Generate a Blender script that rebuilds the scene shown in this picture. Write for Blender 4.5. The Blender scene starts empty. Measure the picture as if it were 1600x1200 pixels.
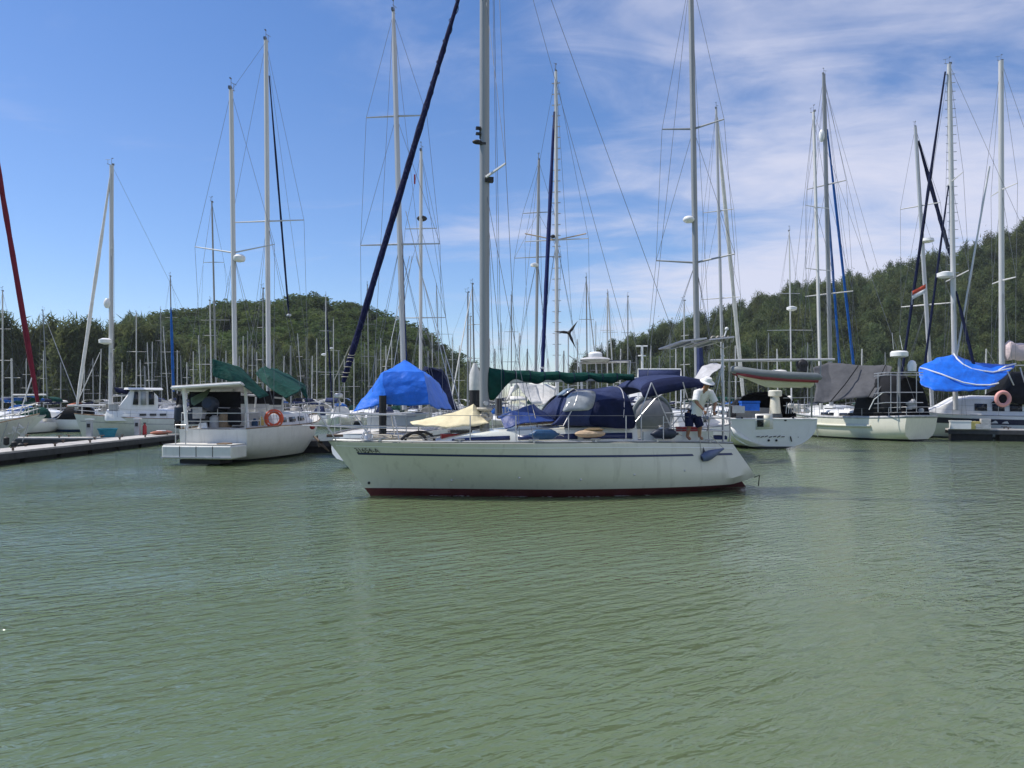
import bpy, math, random
import numpy as np
from mathutils import Vector, Matrix, noise
random.seed(7); rng = np.random.default_rng(11)
sc = bpy.context.scene; col = sc.collection
R = math.radians

# ------------------------------------------------------------------ camera, sky, sun, exposure
FOC, HOR, EYE = 1209.0, 630.0, 2.3            # focal length and horizon in photo pixels, eye height in metres
cd = bpy.data.cameras.new('camera'); cam = bpy.data.objects.new('camera', cd); col.objects.link(cam)
cam.location = (0, 0, EYE); cam.rotation_euler = (R(90), 0, 0)
cd.sensor_width = 36; cd.lens = 36 * FOC / 1600; cd.shift_y = (HOR - 600) / 1600
cd.clip_start = .1; cd.clip_end = 12000
sc.camera = cam
SUN_EL, SUN_AZ = R(55), R(-82)                # azimuth from +Y (the view), negative = left
world = bpy.data.worlds.new('World'); sc.world = world; world.use_nodes = True
nt = world.node_tree; N = nt.nodes; Lk = nt.links; N.clear()
def wn(t, **k):
    n = N.new(t)
    for a, b in k.items(): setattr(n, a, b)
    return n
def wmath(op, a, b=None, c=None):
    n = wn('ShaderNodeMath', operation=op)
    for i, q in enumerate((a, b, c)):
        if q is None: continue
        if isinstance(q, (int, float)): n.inputs[i].default_value = q
        else: Lk.new(q, n.inputs[i])
    return n.outputs[0]
sky = wn('ShaderNodeTexSky', sky_type='NISHITA', sun_disc=False, sun_elevation=SUN_EL, sun_rotation=SUN_AZ,
         altitude=0, air_density=1.0, dust_density=0.25, ozone_density=2.5)
hs = wn('ShaderNodeHueSaturation'); hs.inputs['Saturation'].default_value = 1.25; hs.inputs['Value'].default_value = 1.18
Lk.new(sky.outputs[0], hs.inputs['Color'])
tc = wn('ShaderNodeTexCoord'); sx = wn('ShaderNodeSeparateXYZ'); Lk.new(tc.outputs['Generated'], sx.inputs[0])
zc = wmath('ADD', wmath('MAXIMUM', sx.outputs[2], 0.0), 0.16)
u = wmath('DIVIDE', sx.outputs[0], zc); v = wmath('DIVIDE', sx.outputs[1], zc)
cx = wn('ShaderNodeCombineXYZ'); Lk.new(wmath('ADD', u, wmath('MULTIPLY', v, .35)), cx.inputs[0]); Lk.new(wmath('MULTIPLY', v, 1.7), cx.inputs[1])
n1 = wn('ShaderNodeTexNoise'); n1.inputs['Scale'].default_value = .62; n1.inputs['Detail'].default_value = 7; n1.inputs['Roughness'].default_value = .56; n1.inputs['Distortion'].default_value = .45
n2 = wn('ShaderNodeTexNoise'); n2.inputs['Scale'].default_value = 2.1; n2.inputs['Detail'].default_value = 8; n2.inputs['Roughness'].default_value = .62; n2.inputs['Distortion'].default_value = .9
Lk.new(cx.outputs[0], n1.inputs['Vector']); Lk.new(cx.outputs[0], n2.inputs['Vector'])
side = wn('ShaderNodeMapRange', interpolation_type='SMOOTHSTEP'); Lk.new(sx.outputs[0], side.inputs[0])
side.inputs[1].default_value = -.42; side.inputs[2].default_value = .42; side.inputs[3].default_value = -.13; side.inputs[4].default_value = .10
dens = wmath('ADD', wmath('ADD', wmath('MULTIPLY', n1.outputs[0], .70), wmath('MULTIPLY', n2.outputs[0], .30)), side.outputs[0])
cm = wn('ShaderNodeMapRange', interpolation_type='SMOOTHSTEP'); Lk.new(dens, cm.inputs[0])
cm.inputs[1].default_value = .42; cm.inputs[2].default_value = .69; cm.inputs[3].default_value = 0; cm.inputs[4].default_value = .86
hue = wn('ShaderNodeMixRGB', blend_type='MULTIPLY'); hue.inputs[0].default_value = 1; hzf = wn('ShaderNodeMapRange'); Lk.new(sx.outputs[2], hzf.inputs[0]); hzf.inputs[1].default_value = 0.; hzf.inputs[2].default_value = .30
hcol = wn('ShaderNodeMixRGB'); hcol.inputs[1].default_value = (.80, .88, 1.06, 1); hcol.inputs[2].default_value = (1.14, .96, 1.04, 1); Lk.new(hzf.outputs[0], hcol.inputs[0]); Lk.new(hcol.outputs[0], hue.inputs[2]); Lk.new(hs.outputs[0], hue.inputs[1])
mix = wn('ShaderNodeMixRGB'); Lk.new(cm.outputs[0], mix.inputs[0]); Lk.new(hue.outputs[0], mix.inputs[1]); mix.inputs[2].default_value = (6.4, 6.5, 7.7, 1)
bg = wn('ShaderNodeBackground'); bg.inputs[1].default_value = .12; Lk.new(mix.outputs[0], bg.inputs[0])
ow = wn('ShaderNodeOutputWorld'); Lk.new(bg.outputs[0], ow.inputs[0])
sl = bpy.data.lights.new('sun', 'SUN'); sl.energy = 4.95; sl.angle = R(.55); sl.color = (1, .95, .87)
sun = bpy.data.objects.new('sun', sl); col.objects.link(sun)
sdir = Vector((math.sin(SUN_AZ) * math.cos(SUN_EL), math.cos(SUN_AZ) * math.cos(SUN_EL), math.sin(SUN_EL)))
sun.rotation_euler = sdir.to_track_quat('Z', 'Y').to_euler(); sun.location = sdir * 60
sc.view_settings.view_transform = 'Standard'; sc.view_settings.look = 'None'
sc.view_settings.exposure = 0; sc.view_settings.gamma = 1; sc.view_settings.use_curve_mapping = False
sc.cycles.max_bounces = 6; sc.cycles.caustics_reflective = False; sc.cycles.caustics_refractive = False

# ------------------------------------------------------------------ helpers
def W(px, py, Y): return Vector(((px - 800) * Y / FOC, Y, EYE + (HOR - py) * Y / FOC))
def lerp(a, b, t): return a + (b - a) * t
def sm(a, b, x):
    t = min(1, max(0, (x - a) / (b - a))); return t * t * (3 - 2 * t)
def interp(tab, x):
    return float(np.interp(x, [p[0] for p in tab], [p[1] for p in tab]))

MATS = {}
def mat(name, c, rough=.5, metal=0., var=.12, scale=4., bump=0., bscale=30., stain=None, coat=0., dirt=None, stretch=(1, 1, 1)):
    if name in MATS: return MATS[name]
    m = bpy.data.materials.new(name); m.use_nodes = True; t = m.node_tree; n = t.nodes; b = n['Principled BSDF']
    b.inputs['Roughness'].default_value = rough; b.inputs['Metallic'].default_value = metal
    if rough >= .7: b.inputs['Specular IOR Level'].default_value = .18
    if coat: b.inputs['Coat Weight'].default_value = coat; b.inputs['Coat Roughness'].default_value = .15
    co = n.new('ShaderNodeTexCoord'); mp = n.new('ShaderNodeMapping'); mp.inputs['Scale'].default_value = stretch
    t.links.new(co.outputs['Object'], mp.inputs[0])
    nz = n.new('ShaderNodeTexNoise'); nz.inputs['Scale'].default_value = scale; nz.inputs['Detail'].default_value = 6; nz.inputs['Roughness'].default_value = .65
    t.links.new(mp.outputs[0], nz.inputs['Vector'])
    rp = n.new('ShaderNodeValToRGB'); rp.color_ramp.elements[0].position = .3; rp.color_ramp.elements[1].position = .72
    rp.color_ramp.elements[0].color = tuple(x * (1 - var) for x in c) + (1,); rp.color_ramp.elements[1].color = tuple(min(1, x * (1 + var)) for x in c) + (1,)
    t.links.new(nz.outputs[0], rp.inputs[0]); out = rp.outputs[0]
    if stain:                                       # (colour, noise scale, threshold)
        s2 = n.new('ShaderNodeTexNoise'); s2.inputs['Scale'].default_value = stain[1]; s2.inputs['Detail'].default_value = 5
        m2 = n.new('ShaderNodeMapping'); m2.inputs['Scale'].default_value = (2.6, 2.6, .22); t.links.new(co.outputs['Object'], m2.inputs[0]); t.links.new(m2.outputs[0], s2.inputs['Vector'])
        r2 = n.new('ShaderNodeValToRGB'); r2.color_ramp.elements[0].position = stain[2]; r2.color_ramp.elements[1].position = min(1, stain[2] + .22)
        r2.color_ramp.elements[0].color = (0, 0, 0, 1); r2.color_ramp.elements[1].color = (.38, .38, .38, 1)
        t.links.new(s2.outputs[0], r2.inputs[0])
        mx = n.new('ShaderNodeMixRGB'); mx.inputs[2].default_value = stain[0] + (1,); t.links.new(r2.outputs[0], mx.inputs[0]); t.links.new(out, mx.inputs[1]); out = mx.outputs[0]
    t.links.new(out, b.inputs['Base Color'])
    if bump:
        bz = n.new('ShaderNodeTexNoise'); bz.inputs['Scale'].default_value = bscale; bz.inputs['Detail'].default_value = 4
        t.links.new(mp.outputs[0], bz.inputs['Vector'])
        bp = n.new('ShaderNodeBump'); bp.inputs['Strength'].default_value = bump; bp.inputs['Distance'].default_value = .05
        t.links.new(bz.outputs[0], bp.inputs['Height']); t.links.new(bp.outputs[0], b.inputs['Normal'])
    MATS[name] = m; return m

HULLC = mat('weathered cream hull', (.635, .625, .52), .3, var=.05, scale=1.2, stain=((.26, .25, .18), 2.2, .56), coat=.25)
GEL = mat('cream gelcoat', (.74, .75, .66), .28, var=.05, scale=1.2, stain=((.42, .40, .30), 2.5, .62), coat=.3)
WHITE = mat('white gelcoat', (.80, .80, .78), .35, var=.05, scale=1.5, stain=((.50, .48, .42), 3., .60))
OFFW = mat('aged gelcoat', (.66, .66, .62), .45, var=.08, scale=2, stain=((.34, .33, .29), 3., .55))
CREAM = mat('cream hull paint', (.74, .72, .60), .4, var=.06, scale=1.5, stain=((.3, .31, .26), 4., .60))
DECK = mat('deck paint', (.62, .60, .55), .6, var=.12, scale=6)
TEAK = mat('weathered teak', (.27, .19, .12), .7, var=.25, scale=8, stretch=(.3, 3, 3))
RED = mat('red antifouling', (.11, .018, .02), .6, var=.25, scale=5)
BLK = mat('black antifouling', (.018, .022, .025), .6, var=.25, scale=4)
BLUEAF = mat('blue antifouling', (.02, .07, .2), .6, var=.2)
STRIPE = mat('blue stripe', (.008, .022, .09), .35, var=.06)
NAVYP = mat('navy paint', (.012, .018, .05), .35, var=.1)
STEEL = mat('stainless steel', (.50, .50, .50), .42, .9, var=.1, scale=9)
ALU = mat('anodised mast', (.50, .50, .49), .42, .35, var=.10, scale=1.2, stretch=(6, 6, .4))
ALUD = mat('dull grey mast', (.30, .31, .31), .5, .3, var=.12, scale=1.2, stretch=(6, 6, .4))
WMAST = mat('white mast', (.58, .58, .57), .45, var=.07, scale=1.5, stretch=(6, 6, .4))
WIRE = mat('rigging wire', (.17, .18, .19), .45, .5, var=.1)
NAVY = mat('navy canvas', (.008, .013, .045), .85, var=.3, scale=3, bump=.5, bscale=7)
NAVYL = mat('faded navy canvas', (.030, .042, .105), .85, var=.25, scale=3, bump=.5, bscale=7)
TARPB = mat('blue tarpaulin', (.002, .135, .66), .5, var=.18, scale=2.5, bump=.6, bscale=5)
TARPD = mat('dark blue tarpaulin', (.006, .034, .17), .55, var=.22, scale=3, bump=.6, bscale=6)
GREEN = mat('green canvas', (.004, .050, .038), .8, var=.35, scale=3.5, bump=.8, bscale=8)
GREYT = mat('grey tarpaulin', (.088, .090, .097), .75, var=.15, scale=2.5, bump=.5, bscale=5)
CANV = mat('cream canvas', (.70, .62, .40), .85, var=.12, scale=4, bump=.5, bscale=6)
WCANV = mat('white canvas', (.72, .70, .66), .8, var=.12, scale=3, bump=.6, bscale=6)
PINKC = mat('pale pink canvas', (.66, .54, .53), .8, var=.1, scale=3, bump=.6, bscale=6)
GREYC = mat('pale grey canvas', (.45, .45, .46), .8, var=.2, scale=3, bump=.6, bscale=6)
BLACK = mat('black canvas', (.012, .013, .016), .8, var=.3, scale=3, bump=.5)
GLASS = mat('dark window glass', (.015, .02, .028), .08, var=.2)
CLEAR = mat('clouded clear vinyl', (.30, .32, .33), .12, var=.35, scale=3, bump=.5, bscale=5)
RUBBER = mat('black rubber', (.015, .015, .016), .6, var=.3)
FEND = mat('blue fender', (.015, .075, .17), .5, var=.3, scale=7)
FENDD = mat('dark fender', (.012, .022, .045), .55, var=.3, scale=7)
ROPE = mat('rope', (.50, .46, .38), .9, var=.25, scale=20)
RUST = mat('rusty galvanised iron', (.12, .09, .07), .7, .3, var=.4, scale=12)
REDP = mat('red paint', (.36, .02, .018), .45, var=.15)
ORNG = mat('orange lifebuoy', (.62, .085, .025), .5, var=.12)
PINKB = mat('faded pink lifebuoy', (.70, .33, .30), .55, var=.12)
REFL = mat('white reflective tape', (.78, .78, .78), .4, var=.05)
GREYTUBE = mat('grey inflatable tube', (.16, .18, .18), .5, var=.12)
SOLAR = mat('solar cells', (.010, .013, .030), .12, var=.3, scale=14)
CONC = mat('dock concrete', (.46, .44, .41), .85, var=.22, scale=3, bump=.3)
FLOAT = mat('dark dock float', (.020, .021, .023), .7, var=.4, scale=4)
FENDER_STRIP = mat('dark dock edge', (.055, .056, .062), .7, var=.25, scale=4)
PILE = mat('dark pile', (.035, .034, .036), .75, var=.4, scale=5, stretch=(1, 1, .4), bump=.3)
PILEW = mat('white pile sleeve', (.60, .59, .55), .6, var=.15, scale=5)
SKIN = mat('tanned skin', (.33, .16, .09), .55, var=.1)
CLOTHW = mat('white cotton', (.78, .77, .75), .9, var=.05, bump=.4, bscale=14)
CLOTHN = mat('navy cotton', (.012, .016, .05), .9, var=.2, bump=.4, bscale=14)
HAIR = mat('dark hair', (.02, .015, .012), .6)
TURQ = mat('turquoise canvas', (.03, .20, .28), .8, var=.2, bump=.5)
ORCAN = mat('rust orange canvas', (.38, .12, .07), .8, var=.2, bump=.5)
MAROON = mat('maroon sail cover', (.17, .018, .035), .8, var=.25, scale=3, bump=.5, bscale=9)
YELLOW = mat('yellow plastic', (.66, .52, .16), .5)
LETTER = mat('black vinyl lettering', (.01, .011, .013), .4)
BLUEF = mat('blue sail cover', (.012, .10, .36), .8, var=.25, scale=3, bump=.5, bscale=9)

class MB:
    def __init__(s): s.v = []; s.f = []
    def add(s, vs, fs):
        n = len(s.v); s.v += [tuple(p) for p in vs]; s.f += [tuple(i + n for i in f) for f in fs]; return s
    def box(s, c, d, rz=0, M=None, taper=1.):
        x, y, z = d[0] / 2, d[1] / 2, d[2] / 2
        P = [Vector((a * x * (taper if k > 0 else 1), b * y * (taper if k > 0 else 1), k * z)) for k in (-1, 1) for a, b in ((-1, -1), (1, -1), (1, 1), (-1, 1))]
        m = M if M is not None else Matrix.Rotation(rz, 3, 'Z')
        return s.add([Vector(c) + m @ p for p in P], [(3, 2, 1, 0), (4, 5, 6, 7), (0, 1, 5, 4), (1, 2, 6, 5), (2, 3, 7, 6), (3, 0, 4, 7)])
    def tube(s, pts, r, n=6, cap=True, sq=1.):
        pts = [Vector(p) for p in pts]; k = len(pts); rs = [r] * k if isinstance(r, (int, float)) else r
        up = None; vs = []
        for i, p in enumerate(pts):
            d = (pts[min(k - 1, i + 1)] - pts[max(0, i - 1)]).normalized()
            if up is None: up = Vector((1, 0, 0)) if abs(d.z) > .9 else Vector((0, 0, 1))
            a = (up - d * up.dot(d)).normalized(); b = d.cross(a); up = a
            vs += [p + a * math.cos(6.28318 * j / n) * rs[i] + b * math.sin(6.28318 * j / n) * rs[i] * sq for j in range(n)]
        fs = [(i * n + j, i * n + (j + 1) % n, (i + 1) * n + (j + 1) % n, (i + 1) * n + j) for i in range(k - 1) for j in range(n)]
        if cap: fs += [tuple(range(n - 1, -1, -1)), tuple((k - 1) * n + j for j in range(n))]
        return s.add(vs, fs)
    def lathe(s, prof, c=(0, 0, 0), n=14, M=None):
        c = Vector(c); m = M if M is not None else Matrix.Identity(3); k = len(prof)
        vs = [c + m @ Vector((r * math.cos(6.28318 * j / n), r * math.sin(6.28318 * j / n), z)) for r, z in prof for j in range(n)]
        fs = [(i * n + j, i * n + (j + 1) % n, (i + 1) * n + (j + 1) % n, (i + 1) * n + j) for i in range(k - 1) for j in range(n)]
        return s.add(vs, fs + [tuple(range(n - 1, -1, -1)), tuple((k - 1) * n + j for j in range(n))])
    def ell(s, c, r, n=12, m=7):
        rx, ry, rz = (r, r, r) if isinstance(r, (int, float)) else r
        k = [(math.sin(math.pi * i / m), -math.cos(math.pi * i / m)) for i in range(1, m)]
        vs = [Vector(c) + Vector((rx * a * math.cos(6.28318 * j / n), ry * a * math.sin(6.28318 * j / n), rz * b)) for a, b in k for j in range(n)]
        fs = [(i * n + j, i * n + (j + 1) % n, (i + 1) * n + (j + 1) % n, (i + 1) * n + j) for i in range(m - 2) for j in range(n)]
        return s.add(vs, fs + [tuple(range(n - 1, -1, -1)), tuple((m - 2) * n + j for j in range(n))])
    def torus(s, c, R0, r, n=24, m=8, M=None):
        mm = M if M is not None else Matrix.Identity(3)
        vs = []
        for i in range(n):
            a = 6.28318 * i / n
            for j in range(m):
                b = 6.28318 * j / m
                vs.append(Vector(c) + mm @ Vector(((R0 + r * math.cos(b)) * math.cos(a), (R0 + r * math.cos(b)) * math.sin(a), r * math.sin(b))))
        return s.add(vs, [(i * m + j, ((i + 1) % n) * m + j, ((i + 1) % n) * m + (j + 1) % m, i * m + (j + 1) % m) for i in range(n) for j in range(m)])
    def grid(s, rows):
        a, b = len(rows), len(rows[0])
        return s.add([p for r in rows for p in r], [(i * b + j, (i + 1) * b + j, (i + 1) * b + j + 1, i * b + j + 1) for i in range(a - 1) for j in range(b - 1)])
    def loft(s, rings, cap=True):
        a, b = len(rings), len(rings[0])
        fs = [(i * b + j, (i + 1) * b + j, (i + 1) * b + (j + 1) % b, i * b + (j + 1) % b) for i in range(a - 1) for j in range(b)]
        if cap: fs += [tuple(range(b)), tuple((a - 1) * b + j for j in range(b - 1, -1, -1))]
        return s.add([p for r in rings for p in r], fs)
    def mesh(s, name, m, smooth=True):
        me = bpy.data.meshes.new(name); me.from_pydata(s.v, [], s.f); me.materials.append(m)
        me.validate()
        if smooth:
            me.polygons.foreach_set('use_smooth', [True] * len(me.polygons)); me.set_sharp_from_angle(angle=R(38))
        return me
    def build(s, name, m, parent=None, smooth=True, solid=0., sub=0):
        o = bpy.data.objects.new(name, s.mesh(name, m, smooth)); col.objects.link(o)
        if parent is not None: o.parent = parent
        if sub:
            q = o.modifiers.new('sub', 'SUBSURF'); q.levels = sub; q.render_levels = sub
        if solid:
            q = o.modifiers.new('thick', 'SOLIDIFY'); q.thickness = solid; q.offset = 0
        return o

def tag(o, label, cat=None, group=None, kind=None):
    if label: o['label'] = label
    if cat: o['category'] = cat
    if group: o['group'] = group
    if kind: o['kind'] = kind
    return o
class Frame:                                        # an Empty at a thing's base; local <-> world
    def __init__(s, name, loc, rz, label, cat, group=None):
        s.e = bpy.data.objects.new(name, None); col.objects.link(s.e); s.e.empty_display_size = .3
        s.e.location = loc; s.e.rotation_euler = (0, 0, rz); tag(s.e, label, cat, group)
        s.M = Matrix.Translation(Vector(loc)) @ Matrix.Rotation(rz, 4, 'Z'); s.I = s.M.inverted()
    def w(s, px, py, Y): return s.I @ W(px, py, Y)
    def ray(s, px, py, yl=0.):                      # local point where a sight line meets the local plane y = yl
        c = s.I @ Vector((0, 0, EYE)); d = s.I.to_3x3() @ (W(px, py, 1) - Vector((0, 0, EYE)))
        return c + d * ((yl - c.y) / d.y)
    def rayx(s, px, py, xl):
        c = s.I @ Vector((0, 0, EYE)); d = s.I.to_3x3() @ (W(px, py, 1) - Vector((0, 0, EYE)))
        return c + d * ((xl - c.x) / d.x)

# ------------------------------------------------------------------ boats
class Hull:                                         # x runs aft from the stem, y across, z up from the waterline
    def __init__(s, L, B, fb, draft=.45, rake=.9, tr=.3, tw=.7, tm=.55, ov=.15, vee=.25, sheerpow=2., flat=2.5):
        s.L, s.B, s.fb, s.draft, s.rake, s.tr, s.tw, s.tm, s.ov, s.vee, s.sp, s.flat = L, B, fb, draft, rake, tr, tw, tm, ov, vee, sheerpow, flat
    def sheer(s, t):
        b, m, e = s.fb
        return m + (b - m) * (1 - t / .6) ** s.sp if t < .6 else m + (e - m) * ((t - .6) / .4) ** 2
    def half(s, t):
        h = s.B / 2
        return h * (max(0, math.sin(math.pi / 2 * t / s.tm)) ** .8) if t < s.tm else h * lerp(1, s.tw, ((t - s.tm) / (1 - s.tm)) ** 2)
    def zb(s, t): return -s.draft * math.sin(math.pi * min(1, t) ** .85) + s.ov * t ** 5
    def S(s, t, z, side=1, off=0.):
        zs, zb = s.sheer(t), s.zb(t); v = min(1, max(0, (z - zb) / (zs - zb)))
        xb = s.rake * (1 - z / s.fb[0]); xs = s.L + s.tr * (1 - z / s.fb[2])
        k = min(1, s.vee + 1.7 * t); y = (s.half(t) + .012) * lerp(v ** .95, math.sqrt(max(0, 1 - (1 - v) ** (2.7 + s.flat * t ** 5))), k)
        return Vector((lerp(xb, xs, t), side * (y + off), z))
    def band(s, m, lo, hi, t0=0., t1=1., n=26, k=6, off=0., sides=(1, -1), close=False):
        for sd in sides:
            rows = []
            for i in range(n + 1):
                t = lerp(t0, t1, i / n); a, b = lo(t), hi(t)
                rows.append([s.S(t, lerp(a, b, j / k), sd, off) for j in range(k + 1)])
            m.grid(rows if sd < 0 else [r[::-1] for r in rows])
            if close: E = rows[-1]; s.edge = getattr(s, 'edge', {}); s.edge[sd] = E
        if close:
            a, b = s.edge[-1], s.edge[1]; m.grid([[lerp(p, q, j / 6) for j in range(7)] for p, q in zip(a, b)])
        return m
    def deck(s, camber=.05, n=20, t0=.0, drop=.02):
        m = MB(); m.grid([[Vector((s.S(t, s.sheer(t) - drop).x, s.half(t) * .985 * q, s.sheer(t) - drop + camber * (1 - q * q) * min(1, t * 4))) for q in (-1, -.5, 0, .5, 1)] for t in [lerp(t0, 1, i / n) for i in range(n + 1)]]); return m
    def rail(s, z=.03, r=.025, n=24):
        m = MB()
        for sd in (1, -1): m.tube([s.S(i / n, s.sheer(i / n), sd, -.02) + Vector((0, 0, z)) for i in range(n + 1)], r, 4)
        return m
    def t_at(s, x): return min(1, max(0, x / s.L))

def trunk(m, xs, ws, hs, z0, round_=.72):
    rings = []
    for x, w, h, zz in zip(xs, ws, hs, z0):
        rings.append([Vector((x, y * w, zz + k * h)) for y, k in ((-1, -.15), (-.94, .55), (-.86, .88), (-.6, 1.), (0, 1.06), (.6, 1.), (.86, .88), (.94, .55), (1, -.15))])
    return m.loft(rings)

def masthead(p, mast, k=1.):
    m = MB(); p = Vector(p)
    m.tube([p, p + Vector((-.28, 0, .06)) * k], .018 * k, 4); m.tube([p, p + Vector((0, 0, .45)) * k], .012 * k, 4)
    m.tube([p + Vector((-.22, 0, .05)) * k, p + Vector((-.22, 0, .33)) * k], .01 * k, 4); m.tube([p + Vector((-.36, .05, .33)) * k, p + Vector((-.08, -.05, .33)) * k], .012 * k, 4)
    m.box(p + Vector((.08, 0, .05)), (.16 * k, .1 * k, .12 * k)); m.box(p + Vector((.05, 0, .45)) , (.10 * k, .05 * k, .04 * k))
    return m.build('masthead_gear', WIRE, mast)

def mast(fr, base, top, r, m=ALU, spr=(), sweep=.12, wire=.008, n=8, gear=True, chain=None, fore=None, back=None, furl=None, lower=True, up=.0, inner=True, taper=.75):
    """base, top: local points; spr: (fraction of height, half width); chain: (half width, z) at deck; fore/back: local feet of the stays"""
    base, top = Vector(base), Vector(top); e = fr.e
    mk = MB().tube([base, lerp(base, top, .6), lerp(base, top, .92), top], [r, r, r * .93, r * taper], n, sq=.8).build('mast', m, e)
    if gear: masthead(top, mk)
    tips = {1: [], -1: []}
    for f, hw in spr:
        c = lerp(base, top, f)
        for sd in (1, -1):
            tip = c + Vector((hw * sweep, sd * hw, up * hw)); tips[sd].append(tip)
            MB().tube([c, tip], [max(.03, r * .32), max(.02, r * .2)], 5, sq=.6).build('spreader', m, mk)
    if chain:
        for sd in (1, -1):
            foot = Vector((base.x + .15, sd * chain[0], chain[1]))
            MB().tube([top - Vector((0, 0, .1))] + tips[sd][::-1] + [foot], wire, 3, False).build('shroud', WIRE, e)
            if lower and tips[sd]:
                c = lerp(base, top, spr[0][0])
                MB().tube([c, foot + Vector((.3, 0, 0))], wire, 3, False).build('lower_shroud', WIRE, e)
                MB().tube([c, foot - Vector((.5, 0, 0))], wire, 3, False).build('lower_shroud', WIRE, e)
                if inner and len(tips[sd]) > 1: MB().tube([lerp(base, top, spr[1][0]), tips[sd][0]], wire, 3, False).build('diagonal_shroud', WIRE, e)
    if fore is not None:
        a = top - Vector((0, 0, .15)); b = Vector(fore); MB().tube([a, b], wire, 3, False).build('forestay', WIRE, e)
        if furl: furled(fr, a, b, *furl)
    if back is not None: MB().tube([top, Vector(back)], wire, 3, False).build('backstay', WIRE, e)
    return mk
def furled(fr, a, b, r, m, f0=.06, f1=.94, name='furled_headsail', k=22):
    a, b = Vector(a), Vector(b); pts, rs = [], []
    for i in range(k + 1):
        f = lerp(f0, f1, i / k); pts.append(lerp(a, b, f)); g = min(1, (i + 1.2) / (k * .4)); g2 = min(1, (k - i + 1) / 3.)
        rs.append(r * (.45 + .55 * g) * (.5 + .5 * g2) * random.uniform(.9, 1.1))
    o = MB().tube(pts, rs, 8).build(name, m, fr.e)
    MB().lathe([(.07, 0), (.11, .02), (.11, .09), (.07, .12)], lerp(a, b, min(.985, f1 + .03)), 10).build('furling_drum', STEEL, o)
    return o
def boom(fr, a, b, m=ALU, cover=None, r=.07, cr=.2, sagp=.0):
    a, b = Vector(a), Vector(b)
    bo = MB().tube([a, b], r, 8).build('boom', m, fr.e)
    if cover:
        k = 18; pts, rs = [], []
        for i in range(k + 1):
            f = i / k; pts.append(lerp(a, b, .01 + f * .97) + Vector((0, random.uniform(-.02, .02), cr * .55 * (1 - f * .5) + random.uniform(-.015, .015))))
            rs.append(cr * lerp(1., .55, f) * random.uniform(.9, 1.12) * (.6 if i in (0, k) else 1))
        MB().tube(pts, rs, 9, sq=.62).build('sail_cover', cover, bo)
    return bo
def stanchions(fr, H, ts, h=.62, r=.014, side=(1, -1), wire=.006, lines=(1., .52), inset=.07, top=STEEL):
    for sd in side:
        feet = [H.S(t, H.sheer(t), sd, -inset) for t in ts]
        for p in feet: MB().tube([p, p + Vector((0, 0, h))], r, 5).build('stanchion', top, fr.e)
        for q in lines: MB().tube([p + Vector((0, 0, h * q)) for p in feet], wire, 4, False).build('lifeline', WIRE, fr.e)
def pulpit(fr, H, h=.62, t=.13, r=.018, fwd=.1):
    for q in (1., .5):
        a, b = H.S(t, H.sheer(t), 1, -.06), H.S(t, H.sheer(t), -1, -.06); c = Vector((-fwd, 0, H.fb[0]))
        up = Vector((0, 0, h * q)); pts = [a + up, lerp(a, c, .55) + up + Vector((0, .10, 0)), c + up + Vector((.1, .13, 0)), c + up + Vector((.1, -.13, 0)), lerp(b, c, .55) + up - Vector((0, .10, 0)), b + up]
        o = MB().tube(pts, r if q == 1 else r * .8, 6).build('pulpit_rail', STEEL, fr.e)
    for p in (H.S(t, H.sheer(t), 1, -.06), H.S(t, H.sheer(t), -1, -.06), H.S(.04, H.sheer(.04), 1, -.02), H.S(.04, H.sheer(.04), -1, -.02)):
        MB().tube([p, p + Vector((0, 0, h))], r, 6).build('pulpit_leg', STEEL, fr.e)
def pushpit(fr, H, h=.62, t=.9, r=.018):
    a, b = H.S(t, H.sheer(t), 1, -.08), H.S(t, H.sheer(t), -1, -.08); c, d = H.S(.995, H.sheer(1), 1, -.08), H.S(.995, H.sheer(1), -1, -.08)
    for q in (1., .5): MB().tube([p + Vector((0, 0, h * q)) for p in (a, c, d, b)], r, 6).build('pushpit_rail', STEEL, fr.e)
    for p in (a, b, c, d): MB().tube([p, p + Vector((0, 0, h))], r, 6).build('pushpit_post', STEEL, fr.e)

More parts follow.
